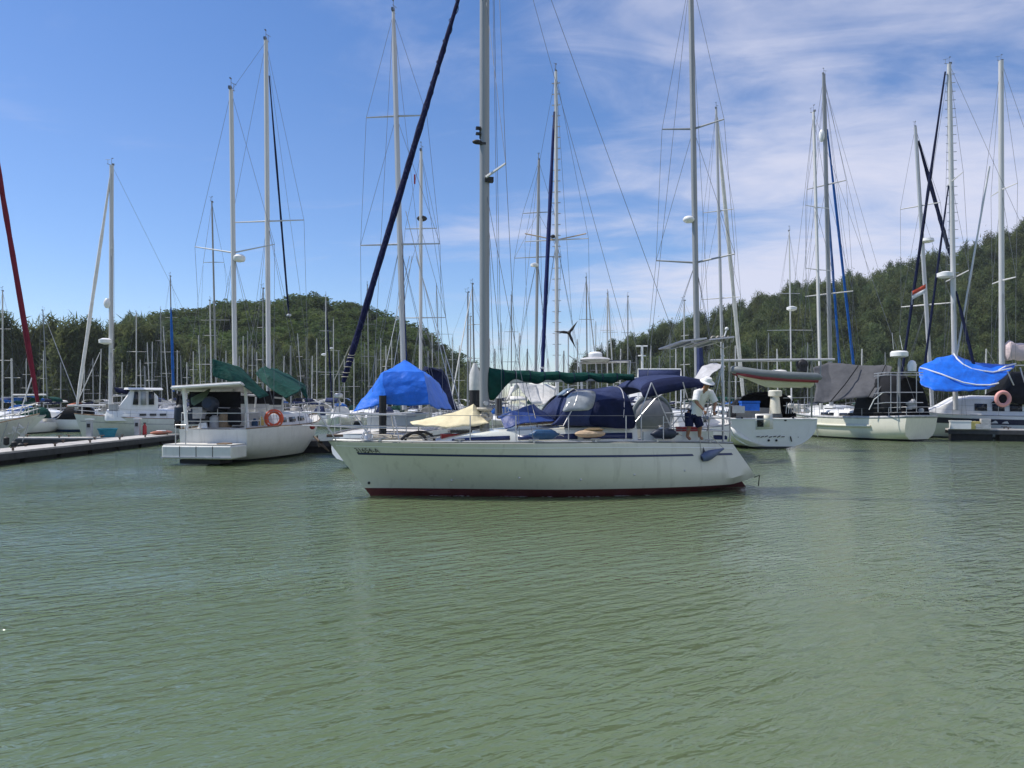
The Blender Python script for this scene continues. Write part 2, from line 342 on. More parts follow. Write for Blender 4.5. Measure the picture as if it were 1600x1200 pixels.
def yacht(name, label, cat, bow, stern, B, fb, hm=WHITE, af=BLK, boot=.1, group=None, stripes=(), cabin=None, cm=WHITE, windows=3, res=22, rails=True, zdeck=DECK, wd=GLASS, lip=.04, **hk):
    bow, stern = Vector(bow), Vector(stern); d = stern - bow
    fr = Frame(name, (bow.x, bow.y, 0), math.atan2(d.y, d.x), label, cat, group); H = Hull(d.length, B, fb, **hk); fr.H = H; e = fr.e
    zb = lambda t: max(boot, H.zb(t) + lip)
    ho = H.band(MB(), zb, H.sheer, n=res, close=True).build('hull', hm, e)
    H.band(MB(), lambda t: min(-.02, H.zb(t)) if H.zb(t) < zb(t) - .05 else H.zb(t), zb, n=res, k=3, close=True).build('antifouling', af, e)
    for z0, z1, sm_ in stripes:                     # heights as fractions of the freeboard
        H.band(MB(), lambda t: H.sheer(t) * z0, lambda t: H.sheer(t) * z1, .02, .985, n=res, k=1, off=.006).build('stripe', sm_, ho)
    H.deck().build('deck', zdeck, e); H.rail().build('toe_rail', TEAK if hm in (CREAM, OFFW) else ALUD, e)
    if cabin:
        x0, x1, w, h = cabin; n = 9; xs = [lerp(x0, x1, i / n) for i in range(n + 1)]
        hh = [h * (.12 + .88 * sm(0, .28, i / n)) for i in range(n + 1)]
        ww = [min(w / 2, H.half(H.t_at(x)) * .74) * (1 if i < n else .96) for i, x in enumerate(xs)]; zz = [H.sheer(H.t_at(x)) for x in xs]
        co = trunk(MB(), xs, ww, hh, zz).build('cabin', cm, e)
        for k in range(windows):
            for sd in (1, -1):
                f0 = .34 + .6 * k / windows; f1 = f0 + .42 / windows
                q = []
                for f in (f0, f1):
                    x = lerp(x0, x1, f); wv = np.interp(x, xs, ww); hv = np.interp(x, xs, hh); zv = np.interp(x, xs, zz)
                    q.append([Vector((x, sd * (wv * .985 + .006), zv + hv * .25)), Vector((x, sd * (wv * .945 + .012), zv + hv * .62))])
                MB().grid(q).build('window', wd, co, solid=.012)
        for hx in (.3, .62):
            x = lerp(x0, x1, hx); MB().box((x, 0, np.interp(x, xs, zz) + np.interp(x, xs, hh) * 1.06 + .03), (.5, .5, .07)).build('hatch', GLASS if hx < .5 else WHITE, co)
    if rails:
        pulpit(fr, H); pushpit(fr, H); stanchions(fr, H, [.13, .28, .43, .58, .74, .9])
    return fr
def arch_rows(hoops, n=14, p=.75):
    """hoops: (xb, zb, xt, zt, half width): an arch that leans from its feet to its crown"""
    rows = []
    for xb, zb, xt, zt, w in hoops:
        r = []
        for i in range(n + 1):
            a = math.pi * i / n; s_, c_ = math.sin(a) ** p, math.cos(a); cc = math.copysign(abs(c_) ** p, c_)
            r.append(Vector((lerp(xb, xt, s_), w * cc, lerp(zb, zt, s_))))
        rows.append(r)
    return rows
def cloth(name, rows, m, parent=None, th=.012, sub=2, wob=.0):
    rr = [[Vector(p) + Vector((random.uniform(-wob, wob), random.uniform(-wob, wob), random.uniform(-wob, wob))) for p in r] for r in rows]
    return MB().grid(rr).build(name, m, parent, solid=th, sub=sub)
def wcloth(name, rows, m, label, cat, group=None, dens=3, wob=.03, th=.012, sub=0):
    """a cloth given in world points, refined and creased; a thing of its own"""
    rows = [[Vector(p) for p in r] for r in rows]
    def ref(rs): 
        o = []
        for a, b in zip(rs[:-1], rs[1:]): o += [a, [lerp(p, q, .5) for p, q in zip(a, b)]]
        return o + [rs[-1]]
    for _ in range(dens):
        rows = ref(rows); rows = [list(c) for c in zip(*ref([list(c) for c in zip(*rows)]))]
    c = sum((p for r in rows for p in r), Vector()) / (len(rows) * len(rows[0])); c.z = min(p.z for r in rows for p in r)
    of = Vector((random.uniform(0, 50), 0, 0)); m_ = MB().grid([[p - c + noise.noise_vector(p * .9 + of) * wob * 2.4 + noise.noise_vector(p * 2.6 + of) * wob * 1.1 + noise.noise_vector(p * 6.5 + of) * wob * .55 for p in r] for r in rows])
    o = m_.build(name, m, None, solid=th, sub=sub); o.data.set_sharp_from_angle(angle=R(17)); o.location = c; return tag(o, label, cat, group)

# ------------------------------------------------------------------ the setting: water, hills, woods, docks
def water_mat():
    m = bpy.data.materials.new('harbour water'); m.use_nodes = True; t = m.node_tree; n = t.nodes; b = n['Principled BSDF']
    b.inputs['Roughness'].default_value = .035; b.inputs['IOR'].default_value = 1.42
    b.inputs['Subsurface Weight'].default_value = 1.0; b.inputs['Subsurface Radius'].default_value = (1.0, 1.3, .9); b.inputs['Subsurface Scale'].default_value = .5
    b.subsurface_method = 'BURLEY' if hasattr(b, 'subsurface_method') else 'BURLEY'
    co = n.new('ShaderNodeTexCoord')
    def noise(sc_, rot, sx_, sy_, det, rough=.5, dist=0.):
        mp = n.new('ShaderNodeMapping'); mp.vector_type = 'TEXTURE'; mp.inputs['Rotation'].default_value = (0, 0, R(rot)); mp.inputs['Scale'].default_value = (1 / sx_, 1 / sy_, 1)
        z = n.new('ShaderNodeTexNoise'); z.inputs['Scale'].default_value = sc_; z.inputs['Detail'].default_value = det; z.inputs['Roughness'].default_value = rough; z.inputs['Distortion'].default_value = dist
        t.links.new(co.outputs['Object'], mp.inputs[0]); t.links.new(mp.outputs[0], z.inputs['Vector']); return z.outputs[0]
    def mth(op, a, b_):
        q = n.new('ShaderNodeMath'); q.operation = op
        for i, x in enumerate((a, b_)):
            if isinstance(x, (int, float)): q.inputs[i].default_value = x
            else: t.links.new(x, q.inputs[i])
        return q.outputs[0]
    h = mth('ADD', mth('MULTIPLY', noise(2.2, 36, .42, 1.5, 3, .5, .3), .100),
        mth('ADD', mth('MULTIPLY', noise(5.0, 30, .5, 1.35, 3, .55, .4), .095),
        mth('ADD', mth('MULTIPLY', noise(9., -18, .7, 1.2, 2), .022), mth('MULTIPLY', noise(.35, 12, .7, 1.2, 2), .06))))
    gust = noise(.13, 20, .5, 1.5, 4)               # calmer and rougher patches
    amp = n.new('ShaderNodeMapRange'); t.links.new(gust, amp.inputs[0]); amp.inputs[1].default_value = .35; amp.inputs[2].default_value = .65; amp.inputs[3].default_value = .26; amp.inputs[4].default_value = 1.2
    bp = n.new('ShaderNodeBump'); bp.inputs['Distance'].default_value = 1.; t.links.new(amp.outputs[0], bp.inputs['Strength']); t.links.new(h, bp.inputs['Height']); t.links.new(bp.outputs[0], b.inputs['Normal'])
    rp = n.new('ShaderNodeValToRGB'); t.links.new(noise(.05, 0, 1, 1.4, 4, .6), rp.inputs[0])
    rp.color_ramp.elements[0].position = .3; rp.color_ramp.elements[1].position = .7
    rp.color_ramp.elements[0].color = (.100, .138, .066, 1); rp.color_ramp.elements[1].color = (.122, .160, .086, 1)
    t.links.new(rp.outputs[0], b.inputs['Base Color']); return m
wm = MB(); wm.add([(-5000, -300, 0), (5000, -300, 0), (5000, 9000, 0), (-5000, 9000, 0)], [(0, 1, 2, 3)])
tag(wm.build('water', water_mat()), 'milky green rippled harbour water', kind='structure')

SKYL = [(-700, 505), (0, 512), (180, 510), (230, 498), (290, 486), (350, 475), (440, 472), (480, 462), (520, 481), (550, 474), (590, 493), (640, 513), (690, 538), (716, 562), (738, 606), (756, 632), (790, 640),
        (862, 640), (878, 606), (896, 582), (920, 562), (960, 543), (1000, 528), (1050, 516), (1130, 498), (1200, 470), (1300, 450), (1400, 430), (1450, 415), (1500, 400), (1560, 381), (1600, 366), (1720, 338), (2300, 350)]
def land(px):
    lf = px < 820; yr = 275. if lf else 300.; ys = 152. if lf else lerp(215., 165., sm(860, 1150, px))
    zr = max(-1.2, EYE + (HOR - interp(SKYL, px)) * yr / FOC - (10.5 if lf else 11.))
    if px < 210: zr = min(zr, lerp(9., zr, sm(60, 210, px)))
    return ys, yr, zr
def ground(px, Y):
    ys, yr, zr = land(px)
    if Y < yr: return lerp(-.5, max(zr, -1.2), sm(ys - 4, yr, Y)) + (.9 * sm(ys - 4, ys + 3, Y) if zr > -.5 else 0)
    return lerp(zr, max(-1, zr * .35), sm(yr, yr + 130, Y))
hillm = mat('forest floor', (.045, .05, .025), .95, var=.4, scale=.3)
for nm, lab, p0, p1 in (('hill', 'low wooded hill behind the left side of the marina', -700, 800), ('hill', 'wooded hill rising towards the right of the marina', 850, 2300)):
    rows = []
    for i in range(76):
        px = lerp(p0, p1, i / 75); rows.append([Vector(((px - 800) * Y / FOC, Y, ground(px, Y) - .1)) for Y in [148 + j * 9. for j in range(32)]])
    tag(MB().grid(rows).build(nm, hillm), lab, kind='structure')

def leaf_mat(name, c):
    m = bpy.data.materials.new(name); m.use_nodes = True; t = m.node_tree; n = t.nodes; b = n['Principled BSDF']
    at = n.new('ShaderNodeAttribute'); at.attribute_name = 'tint'
    oi = n.new('ShaderNodeObjectInfo'); nz = n.new('ShaderNodeTexNoise'); nz.inputs['Scale'].default_value = .16; nz.inputs['Detail'].default_value = 5; g = n.new('ShaderNodeNewGeometry'); t.links.new(g.outputs['Position'], nz.inputs['Vector'])
    rp = n.new('ShaderNodeValToRGB'); rp.color_ramp.elements[0].position = .34; rp.color_ramp.elements[1].position = .68
    rp.color_ramp.elements[0].color = (c[0] * .72, c[1] * .80, c[2] * .8, 1); rp.color_ramp.elements[1].color = (c[0] * 1.35, c[1] * 1.2, c[2] * 1.05, 1); t.links.new(nz.outputs[0], rp.inputs[0])
    mx = n.new('ShaderNodeMixRGB'); mx.blend_type = 'MULTIPLY'; mx.inputs[0].default_value = 1; t.links.new(rp.outputs[0], mx.inputs[1]); t.links.new(at.outputs['Color'], mx.inputs[2])
    t.links.new(mx.outputs[0], b.inputs['Base Color']); b.inputs['Roughness'].default_value = .75; b.inputs['Specular IOR Level'].default_value = .25
    tr = n.new('ShaderNodeBsdfTranslucent'); t.links.new(mx.outputs[0], tr.inputs[0]); ms = n.new('ShaderNodeMixShader'); ms.inputs[0].default_value = .5
    t.links.new(b.outputs[0], ms.inputs[1]); t.links.new(tr.outputs[0], ms.inputs[2]); t.links.new(ms.outputs[0], n['Material Output'].inputs[0]); return m
CASU = leaf_mat('casuarina needles', (.104, .134, .058)); BROAD = leaf_mat('broad leaves', (.076, .112, .038))
BARK = mat('grey bark', (.13, .11, .09), .9, var=.3)
def tris(c, size, stretch, up, r):
    """leaf triangles round the points c (n,3)"""
    n = len(c); d = r.normal(size=(n, 3)); d[:, 2] = d[:, 2] * .5 + up; d /= np.linalg.norm(d, axis=1, keepdims=True)
    e = np.cross(d, r.normal(size=(n, 3))); e /= np.linalg.norm(e, axis=1, keepdims=True) + 1e-9
    s = size * r.uniform(.6, 1.35, size=(n, 1)); return np.stack([c + d * s * stretch, c - d * s * .5 * stretch + e * s * .5, c - d * s * .5 * stretch - e * s * .5], 1)
def casuarina(r, n=1200, h=1.0):
    """unit height; a ragged feathery cone of rising sprays"""
    k = 46; f = r.uniform(.12, .97, k) ** .85; rad = .175 * np.sin(np.pi * np.minimum(.99, f * .96 + .03) ** .85) ** .75 * r.uniform(.35, 1.15, k); a = r.uniform(0, 6.283, k)
    lean = r.normal(size=2) * .03
    cc = np.stack([np.cos(a) * rad + lean[0] * f, np.sin(a) * rad + lean[1] * f, f], 1); w = (.040 + .038 * (1 - f))
    i = r.integers(0, k, n); off = r.normal(size=(n, 3)) * w[i][:, None] * np.array([.55, .55, 1.8])
    T = tris(cc[i] + off, .0145, 4.2, 1.3, r); T[..., 2] /= np.quantile(T[..., 2], .9985); return T
def broad(r, n=1100):
    """unit height, a domed crown of separate clumps"""
    k = 17; d = r.normal(size=(k, 3)); d /= np.linalg.norm(d, axis=1, keepdims=True); d[:, 2] = np.abs(d[:, 2]) * .95 - .12
    cc = d * np.array([.37, .37, .34]) * r.uniform(.6, 1.1, (k, 1)) + np.array([0, 0, .58]); w = r.uniform(.085, .15, k)
    i = r.integers(0, k, n); o = r.normal(size=(n, 3)); o /= np.linalg.norm(o, axis=1, keepdims=True); o[:, 2] = o[:, 2] * .8 + .1
    return tris(cc[i] + o * w[i][:, None] * r.uniform(.55, 1.05, (n, 1)), .036, 1.0, .25, r)
PC = [casuarina(np.random.default_rng(i)) for i in range(7)]; PBd = [broad(np.random.default_rng(40 + i)) for i in range(7)]
def tri_mesh(name, T, m, tint=None):
    me = bpy.data.meshes.new(name); n = len(T); me.vertices.add(n * 3); me.vertices.foreach_set('co', np.ascontiguousarray(T.reshape(-1), dtype=np.float32))
    me.loops.add(n * 3); me.loops.foreach_set('vertex_index', np.arange(n * 3, dtype=np.int32)); me.polygons.add(n); me.polygons.foreach_set('loop_start', np.arange(0, n * 3, 3, dtype=np.int32))
    at = me.attributes.new('tint', 'FLOAT_COLOR', 'POINT'); cl = np.ones((n * 3, 4), dtype=np.float32)
    if tint is not None: cl[:, :3] = np.repeat(tint, 3, axis=0)
    at.data.foreach_set('color', cl.reshape(-1)); me.update(); me.validate(); me.materials.append(m); return me
def put(P, x, y, z, h, w, rz):
    c, s_ = math.cos(rz), math.sin(rz); Q = P * np.array([w, w, h]); return np.stack([Q[..., 0] * c - Q[..., 1] * s_ + x, Q[..., 0] * s_ + Q[..., 1] * c + y, Q[..., 2] + z], -1)
def wood(name, label, m, protos, spots):
    T, tn = [], []
    for x, y, z, h, w, tv in spots:
        P = protos[int(rng.integers(0, len(protos)))]; T.append(put(P, x, y, z, h, w, rng.uniform(0, 6.283))); tn.append(np.tile(tv, (len(P), 1)))
    o = bpy.data.objects.new(name, tri_mesh(name, np.concatenate(T), m, np.concatenate(tn))); col.objects.link(o); tag(o, label, kind='stuff'); return o
def tintv(a=.25): 
    k = rng.uniform(1 - a, 1 + a); return np.array([k * rng.uniform(.86, 1.02), k, k * rng.uniform(.85, 1.1)])
casl, hl, casr = [], [], []
n_try = 0
while len(hl) < 600 and n_try < 40000:
    n_try += 1; Y = rng.uniform(156, 290); px = rng.uniform(-420, 752); ys, yr, zr = land(px)
    if rng.uniform(0, 300) > Y or Y > yr + 12: continue
    x = (px - 800) * Y / FOC; z = ground(px, Y); fr_ = (Y - ys) / (yr - ys)
    if px < 250 + rng.uniform(-50, 50) or fr_ < .30:
        if len(casl) < 430: casl.append((x, Y, z - .5, rng.uniform(9, 14) if px > 200 else rng.uniform(9.5, 15), rng.uniform(15, 21), tintv()))
    else: h = rng.uniform(6.5, 14.5) * (1 if px < 660 else .7); hl.append((x, Y, z - h * .2, h, h * rng.uniform(1.0, 1.4), tintv(.32)))
while len(casr) < 1380:
    Y = rng.uniform(165, 312); px = rng.uniform(872, 2150); ys, yr, zr = land(px)
    if rng.uniform(0, 312) > Y or Y < ys: continue
    h = rng.uniform(8, 16) * lerp(.72, 1, sm(900, 1060, px)); casr.append(((px - 800) * Y / FOC, Y, ground(px, Y) - .6, h, rng.uniform(15, 21), tintv(.3)))
wood('casuarina_wood', 'mass of feathery dark casuarinas along the left shore', CASU, PC, casl)
wood('hill_forest', 'dense broadleaf jungle covering the left hill', BROAD, PBd, hl)
wood('casuarina_wood', 'feathery olive casuarina forest covering the right hill', CASU, PC, casr)
crown_c = [tri_mesh('crown', put(casuarina(np.random.default_rng(90 + i), 2200), 0, 0, 0, 1, 1, 0), CASU) for i in range(5)]
crown_b = [tri_mesh('crown', put(broad(np.random.default_rng(120 + i), 1300), 0, 0, 0, 1, 1, 0), BROAD) for i in range(5)]
tk = MB().tube([(0, 0, 0), (.003, 0, .5), (0, .004, .95)], [.016, .010, .002], 6)
for a in range(7):
    z = .25 + a * .09; an = a * 2.4; tk.tube([(0, 0, z), (math.cos(an) * .10 * (1.1 - z), math.sin(an) * .10 * (1.1 - z), z + .08)], [.005, .002], 4)
trunk_me = tk.mesh('trunk', BARK)
LM = [(4, 'the left edge of the frame'), (36, 'the maroon headsail'), (75, 'the thin leaning mast'), (118, 'the motor sailer forestay'), (174, 'the motor sailer mast'), (213, 'the pale mast by the pilothouse'), (253, 'the dull mast left of the blue sleeve'), (268, 'the blue sleeved mast'), (332, 'the slim mast left of the mizzen'), (365, 'the ketch mizzen mast'), (417, 'the ketch main mast'), (508, 'the mast before the hill'), (570, 'the navy headsail'), (629, 'the blue tent mast'), (658, 'the mast with the dark radar'), (688, 'the mast with the high crosstree'), (718, 'the end of the left hill'), (757, 'the main mast'),
      (888, 'the wind generator'), (917, 'the dark topped mast'), (930, 'the white radome'), (949, 'the white mast by the radome'), (981, 'the mast above the boom end'), (1003, 'the cross shaped aerial'), (1069, 'the thin white mast'), (1088, 'the tall grey mast'), (1127, 'the mast behind the stern pole'), (1163, 'the white furled headsail'), (1236, 'the mast with the radar crosstree'), (1278, 'the mast of the grey tarp cutter'), (1296, 'the tall sloop mast'), (1320, 'the bright blue headsail'), (1425, 'the navy headsail'), (1446, 'the leaning mast'), (1488, 'the mast with steps'), (1520, 'the white spinnaker pole'), (1564, 'the right edge mast'), (1598, 'the right edge of the frame')]
USED = set()
def by_place(lab, px):
    lab_ = lab
    for q, nm in sorted(LM, key=lambda t: abs(t[0] - px))[:8]:
        d = px - q
        for rel in (['right behind', 'close behind'] if abs(d) < 5 else []) + ([('just right of', 'a little right of', 'well right of')[min(2, int(abs(d) / 22))]] if d > 0 else [('just left of', 'a little left of', 'well left of')[min(2, int(abs(d) / 22))]]) + (['right of', 'to the right of'] if d > 0 else ['left of', 'to the left of']):
            s_ = lab + ' ' + rel + ' ' + nm
            if s_ not in USED and len(s_.split()) <= 16: USED.add(s_); return s_
    return lab
def tree(kind, crowns, px, ytop, Y, w, label, group, h=None):
    x = (px - 800) * Y / FOC; ztop = EYE + (HOR - ytop) * Y / FOC; zb = ground(px, Y) - .4; h = h or ztop - zb; zb = ztop - h
    e = bpy.data.objects.new(kind, None); col.objects.link(e); e.location = (x, Y, zb); e.rotation_euler = (0, 0, random.uniform(0, 6.28)); tag(e, by_place(label, px), 'tree', group)
    for nm, me, s_ in (('trunk', trunk_me, (h * .8, h * .8, h * .93)), ('crown', random.choice(crowns), (w * h, w * h, h))):
        o = bpy.data.objects.new(nm, me); col.objects.link(o); o.parent = e; o.scale = s_
for i, (px, yt) in enumerate([(-14, 486), (8, 484), (30, 500), (52, 496), (72, 502), (88, 492), (104, 490), (124, 494), (142, 496), (160, 500), (178, 503), (192, 493), (206, 490), (222, 500), (244, 505), (268, 522), (300, 530), (338, 535)]):
    tree('casuarina_tree', crown_c, px, yt, 158 + (i * 37 % 17), random.uniform(1.0, 1.3), 'casuarina in the left shore row', 'casuarinas along the left shore')
for px, yt in [(236, 486), (262, 492), (282, 483), (312, 484), (345, 474), (372, 480), (404, 475), (432, 473), (455, 470), (478, 462), (505, 474), (530, 478), (550, 469), (574, 482), (600, 492), (622, 502), (650, 512), (676, 526), (700, 541), (722, 560)]:
    tree('broadleaf_tree', crown_b, px, yt, 262, random.uniform(1.0, 1.3), 'round jungle tree on the left ridge', 'trees on the ridge of the left hill', h=random.uniform(8, 15))
for px, yt in [(898, 560), (915, 550), (935, 540), (958, 528), (978, 530), (1000, 522), (1022, 516), (1034, 505), (1058, 520), (1080, 508), (1100, 507), (1120, 496), (1142, 486), (1160, 478), (1178, 466), (1192, 452), (1205, 456), (1226, 456), (1250, 444), (1275, 446), (1302, 430), (1330, 428), (1352, 424), (1378, 418), (1402, 402), (1424, 408), (1450, 398), (1478, 386), (1500, 380), (1522, 372), (1548, 364), (1572, 354), (1595, 342), (1615, 338)]:
    tree('casuarina_tree', crown_c, px, yt + 9 * sm(1100, 1300, px), 285 if px > 1100 else 225, random.uniform(1.15, 1.55), 'casuarina on the right skyline', 'casuarinas on the skyline of the right hill', h=random.uniform(10, 14))

# thin sea air
hzm = bpy.data.materials.new('sea haze'); hzm.use_nodes = True; hzm.node_tree.nodes.clear(); _o = hzm.node_tree.nodes.new('ShaderNodeOutputMaterial'); _p = hzm.node_tree.nodes.new('ShaderNodeVolumePrincipled')
_p.inputs['Color'].default_value = (.86, .92, 1, 1); _p.inputs['Density'].default_value = .00014; hzm.node_tree.links.new(_p.outputs[0], _o.inputs['Volume'])
HAZE = True
def add_haze():
    z0, z1 = -1.0, 96.0; o = MB().box((0, 300, (z0 + z1) / 2), (1900, 900, z1 - z0)).build('haze', hzm, smooth=False); tag(o, 'thin bluish sea haze over the whole harbour', kind='stuff')
def dock(label, p0, p1, w, z=.5, group=None, cleats=4):
    p0, p1 = Vector(p0), Vector(p1); d = p1 - p0; L = d.length; fr = Frame('floating_dock', (p0.x, p0.y, 0), math.atan2(d.y, d.x), label, 'dock', group)
    k = max(2, int(L / 2.4)); st = L / k
    for i in range(k): MB().box((st * (i + .5), 0, z - .05), (st - .02, w, .1)).build('deck_slab', CONC, fr.e)
    for i in range(k): MB().box((st * (i + .5), 0, z * .5 - .22), (st * .86, w * .9, z + .1)).build('float', FLOAT, fr.e)
    for s_ in (1, -1): MB().box((L / 2, s_ * (w / 2 + .035), z - .19), (L, .06, .24)).build('edge_board', FENDER_STRIP, fr.e)
    for i in range(cleats):
        x = L * (i + .5) / cleats
        for s_ in (1, -1): MB().box((x, s_ * (w / 2 - .15), z + .05), (.06, .06, .1)).tube([(x - .16, s_ * (w / 2 - .15), z + .12), (x + .16, s_ * (w / 2 - .15), z + .12)], .02, 5).build('cleat', RUST, fr.e)
    return fr
dock('long pale topped dock running away at the left edge', (-19.2, 22), (-20.3, 45.5), 1.5, .5, cleats=8)
dock('short dock finger in front of the pilothouse boat', (-30, 42), (-20.9, 42), 1.2, .45)
dock('dark sided dock just beyond the bow of the cream sloop', (-10.2, 36.3), (-1.5, 37), 1.3, .62)
dock('dock finger with white boxes beside the cream canoe stern hull', (27.3, 48.6), (32.0, 46.6), 1.6, .72)
dock('far main walkway dock across the marina', (-60, 78), (60, 84), 2.2, .55, cleats=12)
def pile(px, ytop, Y, r, label, cap=True):
    p = W(px, ytop, Y); e = Frame('mooring_pile', (p.x, p.y, 0), 0, label, 'pile', None); zt = p.z
    MB().lathe([(r, -1), (r, zt - (.95 if cap else 0) * min(1, zt / 3))], n=14).build('shaft', PILE, e.e)
    if cap: h = .95 * min(1, zt / 3); MB().lathe([(r * 1.06, zt - h), (r * 1.06, zt - h * .42), (r * .35, zt), (.01, zt + .01)], n=14).build('cap', PILEW, e.e)
pile(742, 568, 27.5, .19, 'dark pile with a white conical cap beside the main mast')
pile(780, 604, 62, .22, 'small dark pile with a white cap under the green boom cover')
pile(598, 618, 27.0, .13, 'short black mooring post in front of the bright blue tarp tent', False)

# ------------------------------------------------------------------ the cream sloop in front
th = R(12); a0 = Vector((-4.51, 19.0, 0)); d0 = Vector((math.cos(th), math.sin(th), 0))
A = yacht('sloop', 'cream sloop with blue stripe and red bottom lying broadside in front', 'sailboat', a0, a0 + d0 * 10.25, 3.4, (1.37, 1.34, 1.24), HULLC, RED, .2, lip=.10,
          rails=False, res=40, rake=1.02, tr=.95, tw=.62, tm=.58, ov=.27, draft=.42, vee=.22, flat=13.)
H = A.H; e = A.e; hull = [c for c in e.children if c.name.startswith('hull')][0]
f0 = lambda t: lerp(1.075, .985, t)
H.band(MB(), lambda t: f0(t) - .026, lambda t: f0(t) + .026, .047, .855, n=30, k=1, off=.006, sides=(-1, 1)).build('stripe', STRIPE, hull)
H.band(MB(), lambda t: f0(t) - .026, lambda t: f0(t) + .03, .905, .975, n=6, k=1, off=.006, sides=(-1, 1)).build('stripe', STRIPE, hull)
H.band(MB(), lambda t: H.sheer(t) - .12, lambda t: H.sheer(t) - .10, .01, .99, n=30, k=1, off=.012, sides=(-1, 1)).build('rub_strip', WHITE, hull)
p = H.S(.885, f0(.885), -1, .012)
MB().grid([[p + Vector((-.09, -.003, -.05)), p + Vector((-.09, -.003, -.03))], [p + Vector((.10, -.003, -.05)), p + Vector((.10, -.003, -.03))]]).add([p + Vector((-.03, -.004, -.02)), p + Vector((.09, -.004, -.02)), p + Vector((-.01, -.004, .20))], [(0, 1, 2)]).build('sail_emblem', LETTER, hull, solid=.004)
def text(name, body, size, p, xdir, zdir, m, parent, align='LEFT', bold=.0):
    c = bpy.data.curves.new(name, 'FONT'); c.body = body; c.size = size; c.align_x = align; c.extrude = .002; c.offset = bold; c.materials.append(m)
    o = bpy.data.objects.new(name, c); col.objects.link(o); x = Vector(xdir).normalized(); z = Vector(zdir); z = (z - x * z.dot(x)).normalized(); y = x.cross(z)   # y = -normal
    M = Matrix((x, z, x.cross(z))).transposed().to_4x4(); M.translation = p; me = bpy.data.meshes.new_from_object(o); bpy.data.objects.remove(o); o = bpy.data.objects.new(name, me); col.objects.link(o); o.matrix_local = M; o.parent = parent; return o
rg = text('registration_number', '31654-A', .158, (0, 0, 0), (1, 0, 0), (0, 0, 1), LETTER, hull, bold=.0)
rg.matrix_local = Matrix.Identity(4)
for v_ in rg.data.vertices:                         # laid on the curve of the bow
    q = H.S(.047 + v_.co.x / 10.0, 1.10 + v_.co.y, -1, .028 + v_.co.z); v_.co = q
MB().lathe([(.035, 0), (.035, .02), (.02, .03)], H.S(.02, .33, -1), 10, Matrix.Rotation(R(90), 3, 'X')).build('drain_fitting', RUBBER, hull)
# anchor on the bow roller
ar = MB(); b0 = Vector((-.05, 0, 1.37)); ar.box((.02, 0, 1.42), (.5, .16, .07)); ar.box((-.14, .09, 1.46), (.2, .02, .16)); ar.box((-.14, -.09, 1.46), (.2, .02, .16)); ar.build('bow_roller', STEEL, e)
an = MB(); an.tube([(.35, 0, 1.50), (-.12, 0, 1.50), (-.24, 0, 1.42), (-.20, 0, 1.24)], [.025, .03, .035, .03], 6)
an.add([(-.27, 0, 1.50), (-.28, -.02, 1.36), (-.16, -.18, 1.26), (-.02, -.07, 1.15), (.02, 0, 1.12), (-.02, .07, 1.15), (-.16, .18, 1.26), (-.13, 0, 1.30)], [(0, 1, 2, 7), (7, 2, 3, 4), (0, 7, 6, 1), (7, 4, 5, 6)])
an.tube([(-.22, -.14, 1.38), (-.33, 0, 1.48), (-.22, .14, 1.38)], .022, 5)
an.build('anchor', RUST, e, solid=.02)
MB().lathe([(.10, 0), (.10, .12), (.07, .16), (.09, .2), (.05, .24)], (.95, 0, 1.38), 10).build('windlass', STEEL, e)
# pulpit reaching out past the stem, lines along the side
zs = H.sheer
for q, z in ((1., .66), (.52, .34)):
    for s_ in (1, -1):
        pts = [H.S(.18, zs(.18), s_, -.08) + Vector((0, 0, z)), Vector((.55, s_ * .42, zs(.05) + z + .01)), Vector((-.25, s_ * .26, zs(0) + z + .04)), Vector((-.62, 0, zs(0) + z + .05))]
        MB().tube(pts, .017 if q == 1 else .013, 6).build('pulpit_rail', STEEL, e)
for s_ in (1, -1):
    for x0, t1, z in ((-.25, .02, .70), (.62, .105, .67), (.95, .075, .34), (1.55, .165, .66)):
        y0 = H.half(.03 if x0 < 0 else H.t_at(x0)) * .6 + .12; MB().tube([(x0, s_ * y0, zs(.05) + z), H.S(t1, zs(t1), s_, -.03)], .016, 6).build('pulpit_leg', STEEL, e)
for s_ in (-1, 1):
    ts = [.18, .325, .43, .555, .70, .80, .93]; feet = [H.S(t, zs(t), s_, -.09) for t in ts]
    for p in feet[1:]: MB().tube([p, p + Vector((0, 0, .66))], .014, 6).build('stanchion', STEEL, e)
    for q in (.66, .34): MB().tube([p + Vector((0, 0, q)) for p in feet], .006, 4, False).build('lifeline', WIRE, e)
pushpit(A, H, .66, .93)
